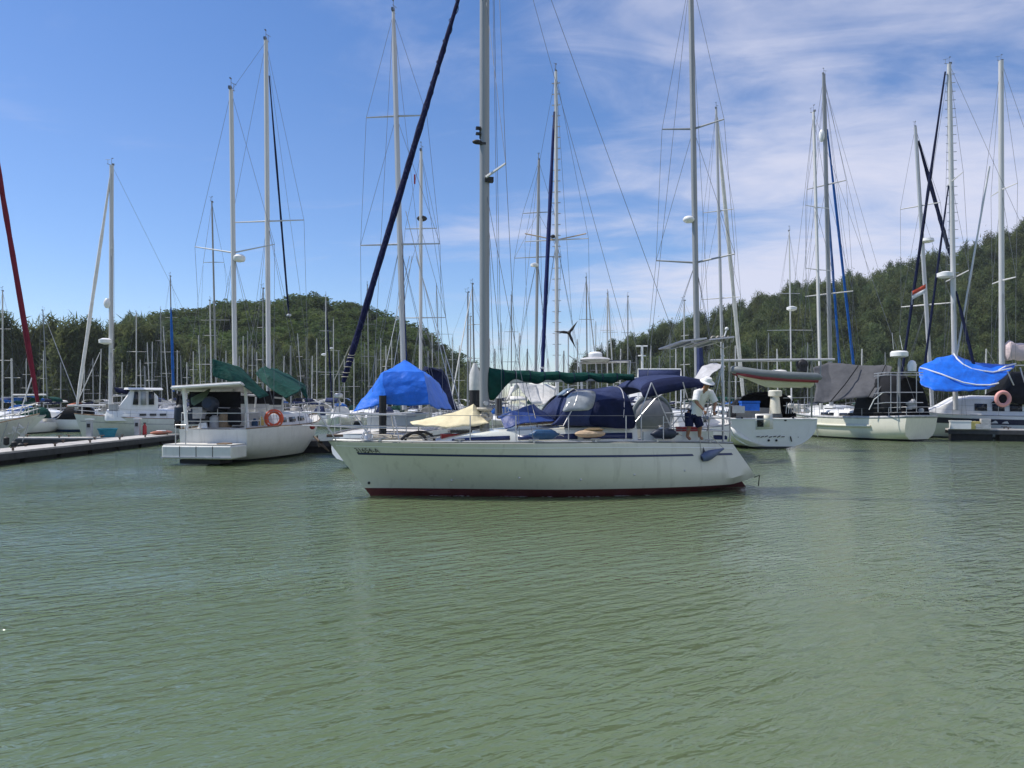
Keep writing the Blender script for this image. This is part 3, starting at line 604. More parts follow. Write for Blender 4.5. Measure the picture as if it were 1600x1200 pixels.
# cabin with its blue window band
def ctrunk():
    xs = [2.55, 2.9, 3.4, 4.0, 4.6, 5.2, 5.9, 6.6, 7.2, 7.65]; hs_ = [.02, .12, .22, .29, .33, .36, .40, .43, .45, .46]; ws = [.62, .78, .9, .98, 1.03, 1.06, 1.08, 1.08, 1.07, 1.05]; zz = [zs(H.t_at(x)) - .01 for x in xs]
    c = trunk(MB(), xs, ws, hs_, zz).build('cabin', GEL, e)
    for x0, x1 in ((2.95, 4.35), (4.55, 6.05), (6.2, 7.5)):
        for s_ in (-1, 1):
            MB().grid([[Vector((x, s_ * (np.interp(x, xs, ws) * .985 + .008), zs(H.t_at(x)) + np.interp(x, xs, hs_) * .12 + .02)), Vector((x, s_ * (np.interp(x, xs, ws) * .955 + .008), zs(H.t_at(x)) + np.interp(x, xs, hs_) * .45 + .02))] for x in [lerp(x0, x1, i / 6) for i in range(7)]]).build('window_band', STRIPE, c, solid=.008)
    for s_ in (-1, 1):
        hr = MB(); X = [4.6 + i * .5 for i in range(7)]; hr.tube([(x, s_ * .72, zs(.6) + np.interp(x, xs, hs_) + .09) for x in X], .022, 6)
        for x in X: hr.tube([(x, s_ * .72, zs(.6) + np.interp(x, xs, hs_)), (x, s_ * .72, zs(.6) + np.interp(x, xs, hs_) + .09)], .016, 5)
        hr.build('handrail', TEAK, c)
    MB().box((3.25, 0, zs(.3) + .24), (.55, .55, .07)).build('hatch', GLASS, c); MB().box((6.8, 0, zs(.6) + .5), (.9, .8, .09)).build('companion_slide', WHITE, c)
    return c
ctrunk()
for s_ in (-1, 1): MB().box((8.75, s_ * .98, zs(.85) + .13), (1.9, .16, .28)).build('cockpit_coaming', GEL, e)
for s_ in (-1, 1): MB().lathe([(.10, 0), (.08, .04), (.07, .12), (.09, .15), (.05, .17)], (8.3, s_ * .98, zs(.85) + .27), 12).build('winch', STEEL, e)
MB().tube([(9.55, 0, 1.2), (9.55, 0, 2.05)], .05, 8).torus((9.47, 0, 2.05), .38, .018, 24, 6, Matrix.Rotation(R(80), 3, 'Y')).build('steering_wheel', STEEL, e)
# mast, boom, rig
mb = A.ray(757, 672, 0); mt = A.ray(757, -262, 0); mt.x = mb.x
MK = mast(A, mb, mt, .128, ALUD, wire=.0075, n=16, taper=.8)
mk_ = lambda py: A.ray(757, py, 0).z
zsp = mk_(279)
for s_ in (-1, 1): MB().tube([(mb.x, s_ * .06, zsp), (mb.x + .30, s_ * 1.25, zsp + .03)], [.045, .03], 6, sq=.6).build('spreader', WMAST, MK)
zs2 = mk_(-20)
for s_ in (-1, 1): MB().tube([(mb.x, s_ * .06, zs2), (mb.x + .2, s_ * .85, zs2 + .03)], [.04, .028], 6, sq=.6).build('spreader', WMAST, MK)
for s_ in (-1, 1):
    ch = H.S(.44, zs(.44), s_, -.12); tp = Vector((mb.x + .30, s_ * 1.25, zsp + .03)); t2 = Vector((mb.x + .2, s_ * .85, zs2 + .03))
    MB().tube([mt, t2, tp, ch], .007, 4, False).build('shroud', WIRE, e)
    MB().tube([(mb.x, 0, zsp - .1), ch + Vector((.35, 0, 0))], .007, 4, False).build('lower_shroud', WIRE, e)
    MB().tube([(mb.x, 0, zs2), tp], .006, 4, False).build('diagonal_shroud', WIRE, e)
lt = MB(); z = mk_(212); lt.box((mb.x - .17, -.05, z + .16), (.12, .10, .06)); lt.box((mb.x - .17, -.05, z + .02), (.12, .10, .05)); lt.tube([(mb.x - .13, -.05, z + .2), (mb.x - .13, -.05, z - .1)], .014, 5)
lt.ell((mb.x - .2, -.07, z - .2), (.13, .07, .06)); lt.box((mb.x - .08, -.08, z - .23), (.2, .05, .06)); lt.build('deck_light', RUBBER, MK)
MB().box((mb.x + .1, -.08, zsp - .05), (.22, .16, .12)).build('spreader_bracket', RUBBER, MK)
fa = Vector((mb.x - .12, 0, mk_(-112))); fb = Vector((-.02, 0, 1.52)); MB().tube([fa, fb], .008, 4, False).build('forestay', WIRE, e)
FS = furled(A, fa, fb, .078, mat('navy sail cover', (.006, .009, .048), .8, var=.3, scale=3, bump=.6, bscale=7), .05, .90, k=60)
hx_ = MB(); hx_.tube([lerp(fa, fb, f) + Vector((math.cos(f * 150) * .074, math.sin(f * 150) * .074, 0)) * min(1, (f) * 6 + .5) for f in [lerp(.07, .88, i / 420) for i in range(421)]], .010, 4); hx_.build('leech_tape', NAVYL, FS)
lash = MB()
for i in range(6):
    f = .845 + i * .009 + random.uniform(-.003, .003); c = lerp(fa, fb, f); lash.torus(c, .08, .009, 12, 5, Matrix.Rotation(R(random.uniform(-25, 25)), 3, 'X'))
lash.tube([lerp(fa, fb, .83) + Vector((-.1, -.1, 0)), lerp(fa, fb, .9) + Vector((-.22, -.06, .05)), lerp(fa, fb, .95) + Vector((-.05, -.05, 0))], .014, 5); lash.build('furling_line', ROPE, e)
be = A.ray(990, 586, 0); b_ = A.ray(762, 586, 0)
bo = MB().tube([b_ - Vector((0, 0, .16)), be - Vector((0, 0, .05))], .075, 10, sq=.8).build('boom', WMAST, e)
rows = []                                          # boom cover, gathered at the mast and slack underneath
K = 40
for i in range(K + 1):
    f = i / K; c = lerp(b_, be, f * 1.0); top = lerp(.24, .03, f ** .35) + .012 * math.sin(f * 31); bot = -(.17 + .05 * math.sin(f * 25) + .03 * math.sin(f * 61)) - .42 * (1 - sm(.03, .15, f)) ; w = lerp(.15, .09, f) * (1 + .15 * math.sin(f * 47))
    if f < .02 or f > .985: w *= .6
    rows.append([c + Vector((0, y * w, z)) for y, z in ((.35, bot), (1.0, lerp(bot, top, .25)), (1.1, lerp(bot, top, .6)), (.5, lerp(bot, top, .93)), (0, top), (-.5, lerp(bot, top, .93)), (-1.1, lerp(bot, top, .6)), (-1.0, lerp(bot, top, .25)), (-.35, bot))])
MB().grid(rows).build('sail_cover', GREEN, bo, solid=.012, sub=1)
for k in range(9):                                 # ties round the boom cover
    f = .1 + k * .098; r_ = rows[int(f * K)]; MB().tube([q + Vector((0, math.copysign(.016, q.y) if abs(q.y) > .001 else 0, .012 if j == 4 else 0)) for j, q in enumerate(r_)] + [r_[0]], .011, 4, False).build('cover_tie', NAVY, bo)
MB().tube([mt + Vector((.1, 0, -.1)), be + Vector((.05, 0, .1))], .006, 4, False).build('topping_lift', WIRE, e)
bs = Vector((10.2, 0, 1.3)); MB().tube([mt + Vector((.15, 0, 0)), bs], .007, 4, False).build('backstay', WIRE, e)
for x1 in (1.2, 2.3): MB().tube([(mb.x + x1 * .9, 0, b_.z - .15), (mb.x + x1, -.8, zs(.6) + .4)], .008, 4, False).build('sheet_tackle', ROPE, e)
for dx, dy in ((.17, -.1), (.19, .1)): MB().tube([(mb.x + dx, dy, mk_(-200)), (mb.x + dx + .25, dy * 2, 2.0)], .006, 4, False).build('halyard', WIRE, MK)
mo = MB(); mo.torus((mb.x, 0, 2.15), .17, .05, 14, 6); mo.torus((mb.x + .03, -.1, 1.98), .12, .05, 12, 6, Matrix.Rotation(R(70), 3, 'X')); mo.torus((mb.x - .05, -.14, 1.9), .1, .045, 12, 6, Matrix.Rotation(R(80), 3, 'X')); mo.build('halyard_coil', ROPE, MK)
for s_ in (-1, 1): MB().lathe([(.06, 0), (.05, .1), (.06, .14)], (mb.x, s_ * .12, 2.3), 10, Matrix.Rotation(R(-90 * s_), 3, 'X')).build('mast_winch', STEEL, MK)
# spray hood
def rr(px, py, yl=-1.0): p = A.ray(px, py, yl); return p.x, p.z
f1, f2, f3, f4 = rr(862, 663), rr(873, 640), rr(884, 612), rr(900, 606)
hoops = []
for (bx, by), (tx, ty), w in (((858, 664), (866, 655), 1.0), ((866, 664), (876, 618), 1.08), ((880, 664), (892, 607), 1.12), ((915, 666), (918, 609), 1.14), ((945, 668), (938, 607), 1.14), ((972, 670), (956, 602), 1.13), ((996, 673), (960, 609), 1.10)):
    p, q = A.ray(bx, by, -w), A.ray(tx, ty, 0); hoops.append((p.x, p.z, q.x, q.z, w))
rows = arch_rows(hoops, 16, .58)
sh = MB().grid(rows).build('spray_hood', NAVYL, e, solid=.012, sub=1)
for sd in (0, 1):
    nv = MB()                                  # sides below the crown in darker navy, their shade put into the colour
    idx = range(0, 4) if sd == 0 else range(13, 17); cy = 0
    nv.grid([[rows[i][j] + Vector((0, math.copysign(.016, rows[i][j].y), .002)) for j in idx] for i in range(3, 7)]); nv.build('skirt_shade', NAVY, sh, solid=.006, sub=1)
for sd in (0, 1):
    idx = (1, 2, 3, 4, 5, 6) if sd == 0 else (10, 11, 12, 13, 14, 15)
    MB().grid([[rows[i][j] * 1 + Vector((-.012, math.copysign(.018, rows[i][j].y), .006)) for j in idx] for i in (1, 2, 3)]).build('clear_window', CLEAR, sh, solid=.006, sub=1)
MB().grid([[rows[i][j] + Vector((-.02, 0, .008)) for j in (7, 8, 9)] for i in (1, 2)]).build('clear_window', CLEAR, sh, solid=.006)
for i in (2, 5): MB().tube([q - Vector((0, 0, .03)) for q in rows[i]], .014, 6).build('hood_bow', STEEL, sh)
# bimini
rows = []
for px, yt, yb in ((996, 606, 622), (1004, 596, 621), (1020, 590, 617), (1042, 587, 612), (1066, 586, 606), (1088, 590, 604), (1106, 598, 606)):
    t_ = A.ray(px, yt, -.9); tz = t_.z; c0 = A.ray(px, yb, -1.25); r = []
    for y, k in ((-1.25, 1), (-1.22, .55), (-1.02, .12), (-.5, -.08), (0, -.12), (.5, -.08), (1.02, .12), (1.22, .55), (1.25, 1)): r.append(Vector((t_.x, y, lerp(tz, c0.z, k))))
    rows.append(r)
bi = MB().grid(rows).build('bimini', NAVYL, e, solid=.014, sub=1)
for idx in ((0, 1, 2), (6, 7, 8)): MB().grid([[r[k] + Vector((0, math.copysign(.02, r[k].y), 0)) for k in idx] for r in rows]).build('valance_shade', NAVY, bi, solid=.006, sub=1)  # darker copy of the flaps, the shade on them put into the colour
MB().grid([[q - Vector((0, 0, .03)) for q in r[2:7]] for r in rows[1:-1]]).build('bimini_under_shade', BLACK, bi, solid=.005, sub=1)  # black sheet below the canopy, shade of its underside as colour
for s_ in (-1, 1):
    for pts in (((1018, 598), (1002, 640), (1002, 688)), ((1018, 598), (1048, 668)), ((1086, 622), (1044, 672)), ((1067, 597), (1074, 622)), ((1105, 610), (1086, 622))):
        q = [A.ray(x, y, -1.3) for x, y in pts]; MB().tube([Vector((p.x, s_ * 1.3, p.z)) for p in q], .016, 6).build('bimini_tube', STEEL, bi)
# stern pole with the solar panels
pb = A.ray(1130, 690, -.6); pt = A.ray(1129, 536, -.6); po = MB().tube([pb, pt], .036, 8)
po.tube([lerp(pb, pt, .05) + Vector((-.35, .3, 0)), lerp(pb, pt, .78)], .016, 6); po.tube([lerp(pb, pt, .12) + Vector((.05, 1.4, 0)), lerp(pb, pt, .8)], .016, 6)
for f in (.3, .45, .6, .72, .86): po.lathe([(.05, 0), (.05, .05)], lerp(pb, pt, f), 8)
po = po.build('stern_pole', STEEL, e)
for k in range(2):
    for j in range(1):
        c0 = pt + Vector((-.95 + k * .78, .45, .0 + .05 * k)); M3 = Matrix.Rotation(R(-4), 3, 'X') @ Matrix.Rotation(R(-7), 3, 'Y')
        pn = MB().box(c0, (.72, 1.5, .04), M=M3).build('solar_panel', STEEL, e); MB().box(c0 + M3 @ Vector((0, 0, .022)), (.68, 1.46, .01), M=M3).build('solar_cells', SOLAR, pn)
        MB().box(c0 - M3 @ Vector((0, 0, .04)), (.1, 1.3, .04), M=M3).build('panel_rail', STEEL, pn)
co = MB()
for i in range(5): co.torus(pt + Vector((-.35 + i * .13, -.2, .08)), .08, .02, 10, 5, Matrix.Rotation(R(70 + 14 * i), 3, 'X') @ Matrix.Rotation(R(20 * i), 3, 'Y'))
co.tube([pt + Vector((-.4, -.2, .02)), pt + Vector((-.1, -.22, -.17)), pt + Vector((.1, -.1, -.1))], .015, 5); co.build('rope_coil', ROPE, po)
MB().tube([pt, pt + Vector((.06, 0, .2)), pt + Vector((.12, 0, .36))], .018, 6).ell(pt + Vector((.12, 0, .38)), .05).build('pole_lamp', WHITE, po)
cb = MB()
for i in range(14): cb.tube([(random.uniform(1, 2.4), random.uniform(-.5, .2), 1.42), (random.uniform(1, 2.6), random.uniform(-.7, .2), 1.46 + random.uniform(0, .07)), (random.uniform(1.2, 2.6), random.uniform(-.7, .2), 1.43)], .018, 5)
cb.build('mooring_rope', ROPE, e)
MB().tube([H.S(1, .35, -1, .01), H.S(1, .35, -1, .01) + Vector((.14, -.02, .05)), H.S(1, .3, -1) + Vector((.22, -.02, -.2))], .014, 5).build('rudder_line', RUBBER, e)
hs_ = MB()
for k in range(9):
    a = math.pi * (k / 8); hs_.v += []
hs_.tube([(2.05 + .30 * math.cos(math.pi * k / 10), -.55, 1.36 + .22 * math.sin(math.pi * k / 10)) for k in range(11)], .035, 6); hs_.tube([(2.2 + .36 * math.cos(math.pi * k / 10), -.45, 1.36 + .24 * math.sin(math.pi * k / 10)) for k in range(11)], .03, 6); hs_.build('deck_hose', RUBBER, e)
MB().box((1.9 + 1.2, -.2, 1.46), (.7, .3, .14)).build('red_deck_box', REDP, e)

# things lying on or hanging from the cream sloop
def aw(px, py, yl): return A.M @ A.ray(px, py, yl)
wcloth('tarp', [[aw(640, 664, .5), aw(690, 652, .55), aw(740, 640, .5), aw(764, 658, .6)], [aw(642, 662, .1), aw(688, 651, 0), aw(742, 632, 0), aw(762, 658, .1)], [aw(648, 666, -.55), aw(690, 668, -.62), aw(738, 664, -.62), aw(766, 662, -.55)]], CANV, 'cream canvas awning peaked over the foredeck of the cream sloop', 'tarp')
wcloth('tarp', [[aw(778, 650, .6), aw(800, 642, .6), aw(835, 640, .6), aw(868, 656, .6)], [aw(778, 652, 0), aw(806, 642, 0), aw(832, 631, 0), aw(866, 655, 0)], [aw(782, 654, -.5), aw(803, 646, -.5), aw(838, 645, -.5), aw(868, 656, -.5)], [aw(790, 668, -.85), aw(804, 667, -.9), aw(822, 661, -.9), aw(866, 659, -.8)]], TARPD, 'dark blue tarp tented over the cabin top just aft of the main mast', 'tarp')
def fender(px, py, yl, L, r, m, label, rx=0., rz=0., tip=True):
    p = aw(px, py, yl); f = Frame('fender', p, th + rz, label, 'fender', None); M3 = Matrix.Rotation(R(90 + rx), 3, 'Y')
    prof = [(.02, -L / 2 - .07), (.04, -L / 2 - .02), (r * .7, -L / 2 + .03), (r, -L / 2 + .12), (r, L / 2 - .12), (r * .7, L / 2 - .03), (.04, L / 2 + .02), (.02, L / 2 + .07)]
    MB().lathe(prof, (0, 0, 0), 14, M3).build('bladder', m, f.e); MB().torus(M3 @ Vector((0, 0, L / 2 + .06)), .03, .012, 10, 5, Matrix.Rotation(R(90), 3, 'X')).tube([M3 @ Vector((0, 0, L / 2 + .06)), M3 @ Vector((0, 0, L / 2 + .1)) + Vector((.1, .05, -.05))], .01, 4).build('lanyard', ROPE, f.e)
fender(850, 679, -1.35, .62, .125, FEND, 'mid blue fender lying on the side deck below the dark blue tarp')
fender(1038, 678, -1.3, .60, .135, FENDD, 'dark navy fender lying on deck by the stanchion under the bimini')
f = Frame('fender', aw(1113, 709, -1.42), th, 'grey blue teardrop fender hanging from the stern quarter over the stripe', 'fender'); M3 = Matrix.Rotation(R(68), 3, 'Y')
MB().lathe([(.02, -.33), (.09, -.3), (.125, -.2), (.125, -.08), (.09, .08), (.045, .22), (.03, .30), (.02, .34)], (0, 0, 0), 16, M3).build('bladder', mat('grey blue fender', (.10, .13, .22), .4, var=.2), f.e)
MB().ell(M3 @ Vector((0, 0, -.24)), (.10, .1, .1)).build('end_cap', NAVYP, f.e); MB().tube([M3 @ Vector((0, 0, .34)), (-.0, .1, .45)], .01, 4).tube([M3 @ Vector((0, 0, -.3)), (-.3, .1, .42)], .01, 4).build('lanyard', ROPE, f.e)
bg_ = Frame('canvas_bag', aw(922, 679, -1.25), th, 'tan canvas bag slumped on the side deck below the spray hood', 'bag')
MB().ell((0, 0, .02), (.40, .2, .10), 16, 8).build('sack', mat('tan canvas', (.48, .36, .24), .9, var=.25, bump=.6, bscale=9), bg_.e); MB().ell((.1, 0, .12), (.26, .16, .05), 12, 6).build('flap', mat('brown canvas', (.22, .16, .08), .9, var=.25, bump=.6, bscale=9), bg_.e)

# ------------------------------------------------------------------ the man on the stern deck, bending over the rail
def skin(name, verts, edges, radii, m, parent=None, sub=2, loc=None):
    me = bpy.data.meshes.new(name); me.from_pydata(verts, edges, []); o = bpy.data.objects.new(name, me); col.objects.link(o); me.materials.append(m)
    sk = o.modifiers.new('skin', 'SKIN'); sk.use_smooth_shade = True
    for i, r in enumerate(radii):
        d = me.skin_vertices[0].data[i]; d.radius = (r, r) if isinstance(r, float) else r; d.use_root = (i == 0)
    q = o.modifiers.new('sub', 'SUBSURF'); q.levels = sub; q.render_levels = sub
    if parent is not None: o.parent = parent
    return o
hip = aw(1087, 640, -1.22); deckz = aw(1096, 688, -1.22).z; hp = hip - Vector((0, 0, deckz)); hx, hy, hz = hip.x, hip.y, hip.z
def PV(dx, dy, z): return (dx, dy, z)
hh = hz - deckz
V = [(0, 0, hh), (.03, -.09, hh + .22), (.06, -.24, hh + .45), (.05, -.32, hh + .54), (.03, -.41, hh + .60), (.02, -.44, hh + .67),           # 0-5 spine, neck, head
     (-.03, .0, hh - .08), (.10, -.04, hh - .42), (.13, .02, .09), (.13, -.12, .03), (-.16, .06, hh - .08), (-.17, .04, hh - .42), (-.19, .10, .09), (-.19, -.04, .03),          # 6-13 legs, feet
     (.27, -.24, hh + .42), (.38, -.30, hh + .18), (.27, -.40, hh + .02), (.23, -.43, hh - .04), (-.15, -.26, hh + .42), (-.26, -.34, hh + .20), (-.16, -.46, hh + .04), (-.13, -.49, hh - .02)]   # 14-21 arms
E = [(0, 1), (1, 2), (2, 3), (3, 4), (4, 5), (0, 6), (6, 7), (7, 8), (8, 9), (0, 10), (10, 11), (11, 12), (12, 13), (2, 14), (14, 15), (15, 16), (16, 17), (2, 18), (18, 19), (19, 20), (20, 21)]
RD = [.09, .10, .09, .055, .082, .078, .09, .062, .042, .04, .09, .062, .042, .04, .055, .045, .036, .03, .055, .045, .036, .03]
man = skin('person', V, E, RD, SKIN); man.location = (hx, hy, deckz); man.rotation_euler = (0, 0, R(24)); tag(man, 'man in a white shirt, white cap and navy shorts bending over the stern rail', 'person')
for side_, w_, s_ in ((18, Vector((.22, -.45, hh - .07)), 1), (22, Vector((-.12, -.51, hh - .05)), -1)):        # fingers closed on the rail
    fs = MB()
    for k in range(4): fs.tube([w_ + Vector((.018 * (k - 1.5), 0, .02)), w_ + Vector((.018 * (k - 1.5), -.035, -.015 - .004 * (k % 2))), w_ + Vector((.018 * (k - 1.5), -.03, -.055)), w_ + Vector((.018 * (k - 1.5), -.005, -.065))], [.011, .0105, .009, .007], 6)
    fs.tube([w_ + Vector((-.035 * s_, .01, .02)), w_ + Vector((-.045 * s_, -.02, -.02)), w_ + Vector((-.03 * s_, -.03, -.05))], [.012, .011, .008], 6); fs.build('hand', SKIN, man)
def ring(c, rx, ry, n=16): return [Vector(c) + Vector((rx * math.cos(6.28318 * q / n), ry * math.sin(6.28318 * q / n), 0)) for q in range(n)]
sr = [ring((-.01, .02, hh - .17), .185, .150), ring((0, .01, hh - .08), .19, .155), ring((.015, -.04, hh + .08), .175, .145), ring((.03, -.10, hh + .22), .185, .15), ring((.05, -.17, hh + .35), .215, .145), ring((.06, -.23, hh + .45), .20, .12), ring((.055, -.27, hh + .51), .11, .085), ring((.05, -.30, hh + .54), .075, .065)]
shm = MB().loft([[p + noise.noise_vector(p * 9) * .018 for p in r] for r in sr], cap=False)
for q0, q1 in ((14, 15), (18, 19)): a_, b_2 = Vector(V[q0]), Vector(V[q1]); shm.tube([lerp(Vector(V[2]), a_, .55), a_, lerp(a_, b_2, .5), lerp(a_, b_2, .95)], [.10, .10, .092, .088], 12)
shm.build('shirt', CLOTHW, man)
sho = MB().loft([ring((-.02, .02, hh + .0), .175, .14), ring((-.02, .02, hh - .14), .185, .15), ring((-.03, .02, hh - .2), .18, .15)])
for k, o_ in ((6, 7), (10, 11)): a_, b_2 = Vector(V[k]), Vector(V[o_]); sho.tube([a_, lerp(a_, b_2, .5), lerp(a_, b_2, 1.02)], [.115, .112, .105], 12)
sho.build('shorts', CLOTHN, man)
hd = Vector(V[4]) + Vector((0, -.02, .05)); M3 = Matrix.Rotation(R(28), 3, 'X')
MB().lathe([(.19, -.01), (.185, .0), (.115, .025), (.11, .07), (.085, .11), (.03, .125), (.005, .127)], hd + Vector((0, 0, .05)), 16, M3).build('sun_hat', CLOTHW, man)
fc = MB(); fc.ell(hd + Vector((0, -.095, -.02)), (.018, .025, .022), 8, 5); fc.ell(hd + Vector((.085, 0, -.01)), (.012, .025, .035), 8, 5); fc.ell(hd + Vector((-.085, 0, -.01)), (.012, .025, .035), 8, 5); fc.build('face_features', SKIN, man)
MB().ell(hd + Vector((0, .03, .01)), (.092, .085, .09)).build('hair', HAIR, man)
rc = Frame('storage_box', aw(1076, 675, -.2), th, 'dark red box in the cockpit behind the bending man', 'box')
MB().box((0, 0, .0), (.55, .4, .22)).build('bin', REDP, rc.e); MB().box((0, 0, .125), (.58, .43, .03)).build('lid', REDP, rc.e)
cu = Frame('cushion', aw(1095, 684, -.4), th, 'dark blue cockpit cushion at the feet of the bending man', 'cushion')
MB().box((0, 0, 0), (1.3, .45, .09)).build('pad', NAVYL, cu.e, sub=0); MB().box((0, 0, .05), (1.26, .41, .02)).build('welt', NAVY, cu.e)

fo = MB()  # flat white flecks laid on the water as painted sun glints
for k in range(70):
    t = random.choice([.16, .2, .24, .33, .36, .42, .48, .52, .6, .66]) + random.gauss(0, .012); q = A.M @ H.S(t, 0, -1, random.uniform(.02, .14)); w = random.uniform(.015, .07)
    fo.add([(q.x + math.cos(a) * w, q.y + math.sin(a) * w * .5, .012) for a in (0, 1.2, 2.4, 3.6, 5.)], [(0, 1, 2, 3, 4)])
tag(fo.build('glint_flecks', WHITE), 'white flecks painted as sun glints along the waterline of the cream sloop', kind='stuff')

for t, z in ((.22, .42), (.38, .5), (.52, .45), (.66, .55), (.80, .62)): MB().lathe([(.028, 0), (.03, .012), (.018, .02)], H.S(t, z, -1, -.004), 10, Matrix.Rotation(R(90), 3, 'X')).build('drain_fitting', STEEL, hull)
for t in (.12, .30, .47, .62, .78, .93):
    for s_ in (-1, 1): p = H.S(t, H.sheer(t), s_, -.02); MB().box(p + Vector((0, 0, .05)), (.05, .05, .06)).tube([p + Vector((-.12, 0, .09)), p + Vector((.12, 0, .09))], .017, 5).build('deck_cleat', STEEL, A.e)

# ------------------------------------------------------------------ boats lying behind
# the ketch with green awnings
B = yacht('ketch', 'white two masted ketch with green awnings and a gantry at its stern', 'sailboat', (-10.0, 39.6), (-11.45, 29.6), 3.5, (1.75, 1.35, 1.3), OFFW, BLK, .1, cabin=(2.6, 7.2, 2.3, .55), windows=3, rake=1.2, tr=-.1, tw=.78, ov=.1, vee=.3, draft=.5)
H = B.H; e = B.e
sp = MB(); c0 = B.w(320, 712, 29.0); sp.box((c0.x, c0.y, .49), (1.2, 2.75, .5), taper=1.0); pl = sp.build('swim_platform', OFFW, e); bv = pl.modifiers.new('round', 'BEVEL'); bv.width = .06; bv.segments = 3
MB().box((c0.x, c0.y, .765), (1.12, 2.65, .03)).build('platform_top', DECK, pl)
MB().box((c0.x - .1, c0.y, .13), (.9, 1.6, .16)).build('platform_bracket', RUBBER, pl)
MB().add([B.w(x, y, Y) for x, y, Y in ((306, 678, 30.2), (326, 678, 30), (330, 678, 31), (310, 678, 31.2), (311, 661, 30.3), (322, 660, 30.2), (326, 661, 30.9), (315, 661, 31))], [(0, 1, 5, 4), (1, 2, 6, 5), (2, 3, 7, 6), (3, 0, 4, 7), (4, 5, 6, 7)]).build('locker', WHITE, e)
def gp(px, py, Y): return B.w(px, py, Y)
g = MB()
ga, gb, gc, gd = gp(268, 606, 29.3), gp(376, 599, 29.6), gp(396, 612, 33), gp(300, 614, 33)
ro = MB().grid([[lerp(ga, gb, i / 6) + Vector((0, 0, .05)) for i in range(7)], [lerp(gd, gc, i / 6) + Vector((0, 0, .05)) for i in range(7)]]).build('gantry_roof', WCANV, e, solid=.05)
for a_, b_2 in ((ga, gb), (gb, gc), (gc, gd), (gd, ga)): MB().tube([a_, b_2], .045, 6).build('gantry_beam', WHITE, e)
for px, yt, yb, Y, r_ in ((288, 612, 662, 29.8, .07), (384, 608, 668, 31, .07), (345, 606, 664, 32.5, .045), (372, 606, 664, 32.5, .04)): MB().tube([gp(px - 1, yt - 6, Y), gp(px + 4, yb + 12, Y)], r_, 8).build('gantry_post', WHITE, e)
MB().tube([gp(290, 638, 30), gp(340, 637, 30.6), gp(385, 638, 31.5), gp(470, 637, 36)], .022, 6).build('guard_rail', STEEL, e)
for px, Y in ((292, 30), (313, 30.2), (340, 30.6), (362, 31), (404, 32.2), (430, 33.4), (455, 35)): MB().tube([gp(px, 638, Y), gp(px, 676 - (Y - 30) * .9, Y)], .016, 5).build('rail_post', STEEL, e)
MB().tube([gp(375, 692, 30.6), gp(395, 688, 31.2)], .05, 6).build('boarding_step', RUBBER, e)
mz = mast(B, B.w(368, 640, 31.8), B.w(361, 140, 31.8), .115, WMAST, spr=[(.49, 1.75)], up=.18, sweep=-.05, chain=(1.5, 1.35), wire=.009, taper=.85)
MB().lathe([(.05, -.1), (.2, -.06), (.24, 0), (.24, .12), (.16, .2), (.05, .22)], B.w(374, 404, 31.8) + Vector((0, 0, -.05)), 14).tube([B.w(366, 408, 31.8), B.w(376, 408, 31.8)], .04, 5).build('radar', WHITE, mz)
mm = mast(B, B.w(420, 640, 35.2), B.w(415.5, 63, 35.2), .13, WMAST, spr=[(.51, 1.75)], up=.0, sweep=0, chain=(1.6, 1.4), wire=.009, taper=.85, fore=(0, 0, 1.8))
MB().tube([B.w(362, 141, 31.8), B.w(415, 66, 35.2)], .008, 4, False).build('triatic_stay', WIRE, e)
furled(B, B.w(420, 110, 35.4), B.w(452, 500, 37.5), .05, NAVY, .02, .99, 'inner_furled_sail')
MB().lathe([(.2, 0), (.29, .1), (.29, .4), (.2, .5)], B.w(334, 633, 30.6), 14, Matrix.Rotation(R(80), 3, 'Y')).build('blue_drum', FENDD, e)
MB().box(B.w(312, 645, 30.4), (.35, .4, .45)).build('cockpit_seat', GREYC, e); MB().box(B.w(352, 652, 31), (.5, .6, .12)).build('chart_table', TEAK, e)
MB().grid([[B.w(x, y, 31.4) for x in (296, 318, 344, 376)] for y in (612, 632, 652)]).build('gantry_shade', BLACK, e, solid=.03)  # black sheet painting the shade inside the gantry
for px, py, w, m_, nm in ((303, 655, .5, FENDD, 'diving_tank'), (322, 660, .4, RUBBER, 'fuel_can'), (336, 664, .45, GREYC, 'cockpit_chair'), (352, 662, .5, TEAK, 'locker_lid'), (366, 656, .55, BLACK, 'cockpit_pack'), (282, 650, .5, FENDD, 'kit_bag'), (356, 672, .3, RUST, 'stern_motor')):
    MB().lathe([(w * .42, 0), (w * .5, w * .2), (w * .46, w * 1.1), (w * .2, w * 1.3)], B.w(px, py + 8, 30.6), 10).build(nm, m_, e)
MB().box(B.w(400, 640, 34), (1.5, 1.9, .5)).build('deckhouse', OFFW, e); MB().box(B.w(402, 622, 34), (1.4, 1.8, .6)).build('awning_shade', BLACK, e)  # the black box stands for the shade under the green awning
for px in (346, 372, 398, 440): MB().tube([B.w(px, 650, 32.6 + (px - 346) * .012), B.w(px + 2, 620, 32.6 + (px - 346) * .012)], .04, 6).build('awning_post', WHITE, e)
MB().tube([B.w(346, 621, 32.6), B.w(372, 616, 33), B.w(400, 618, 33.3), B.w(440, 622, 33.8)], .045, 6).build('awning_rail', WHITE, e)
for k, (px, py) in enumerate(((398, 664), (408, 661), (416, 664), (438, 658), (446, 656), (452, 660), (462, 656))):
    MB().lathe([(.10, 0), (.13, .04), (.13, .34), (.06, .42), (.05, .48)], B.w(px, py + 8, 31.9 + k * .5), 10).build('jerry_can', (FEND, YELLOW, REDP, FENDD, WHITE, GREYC, TARPD)[k], e)
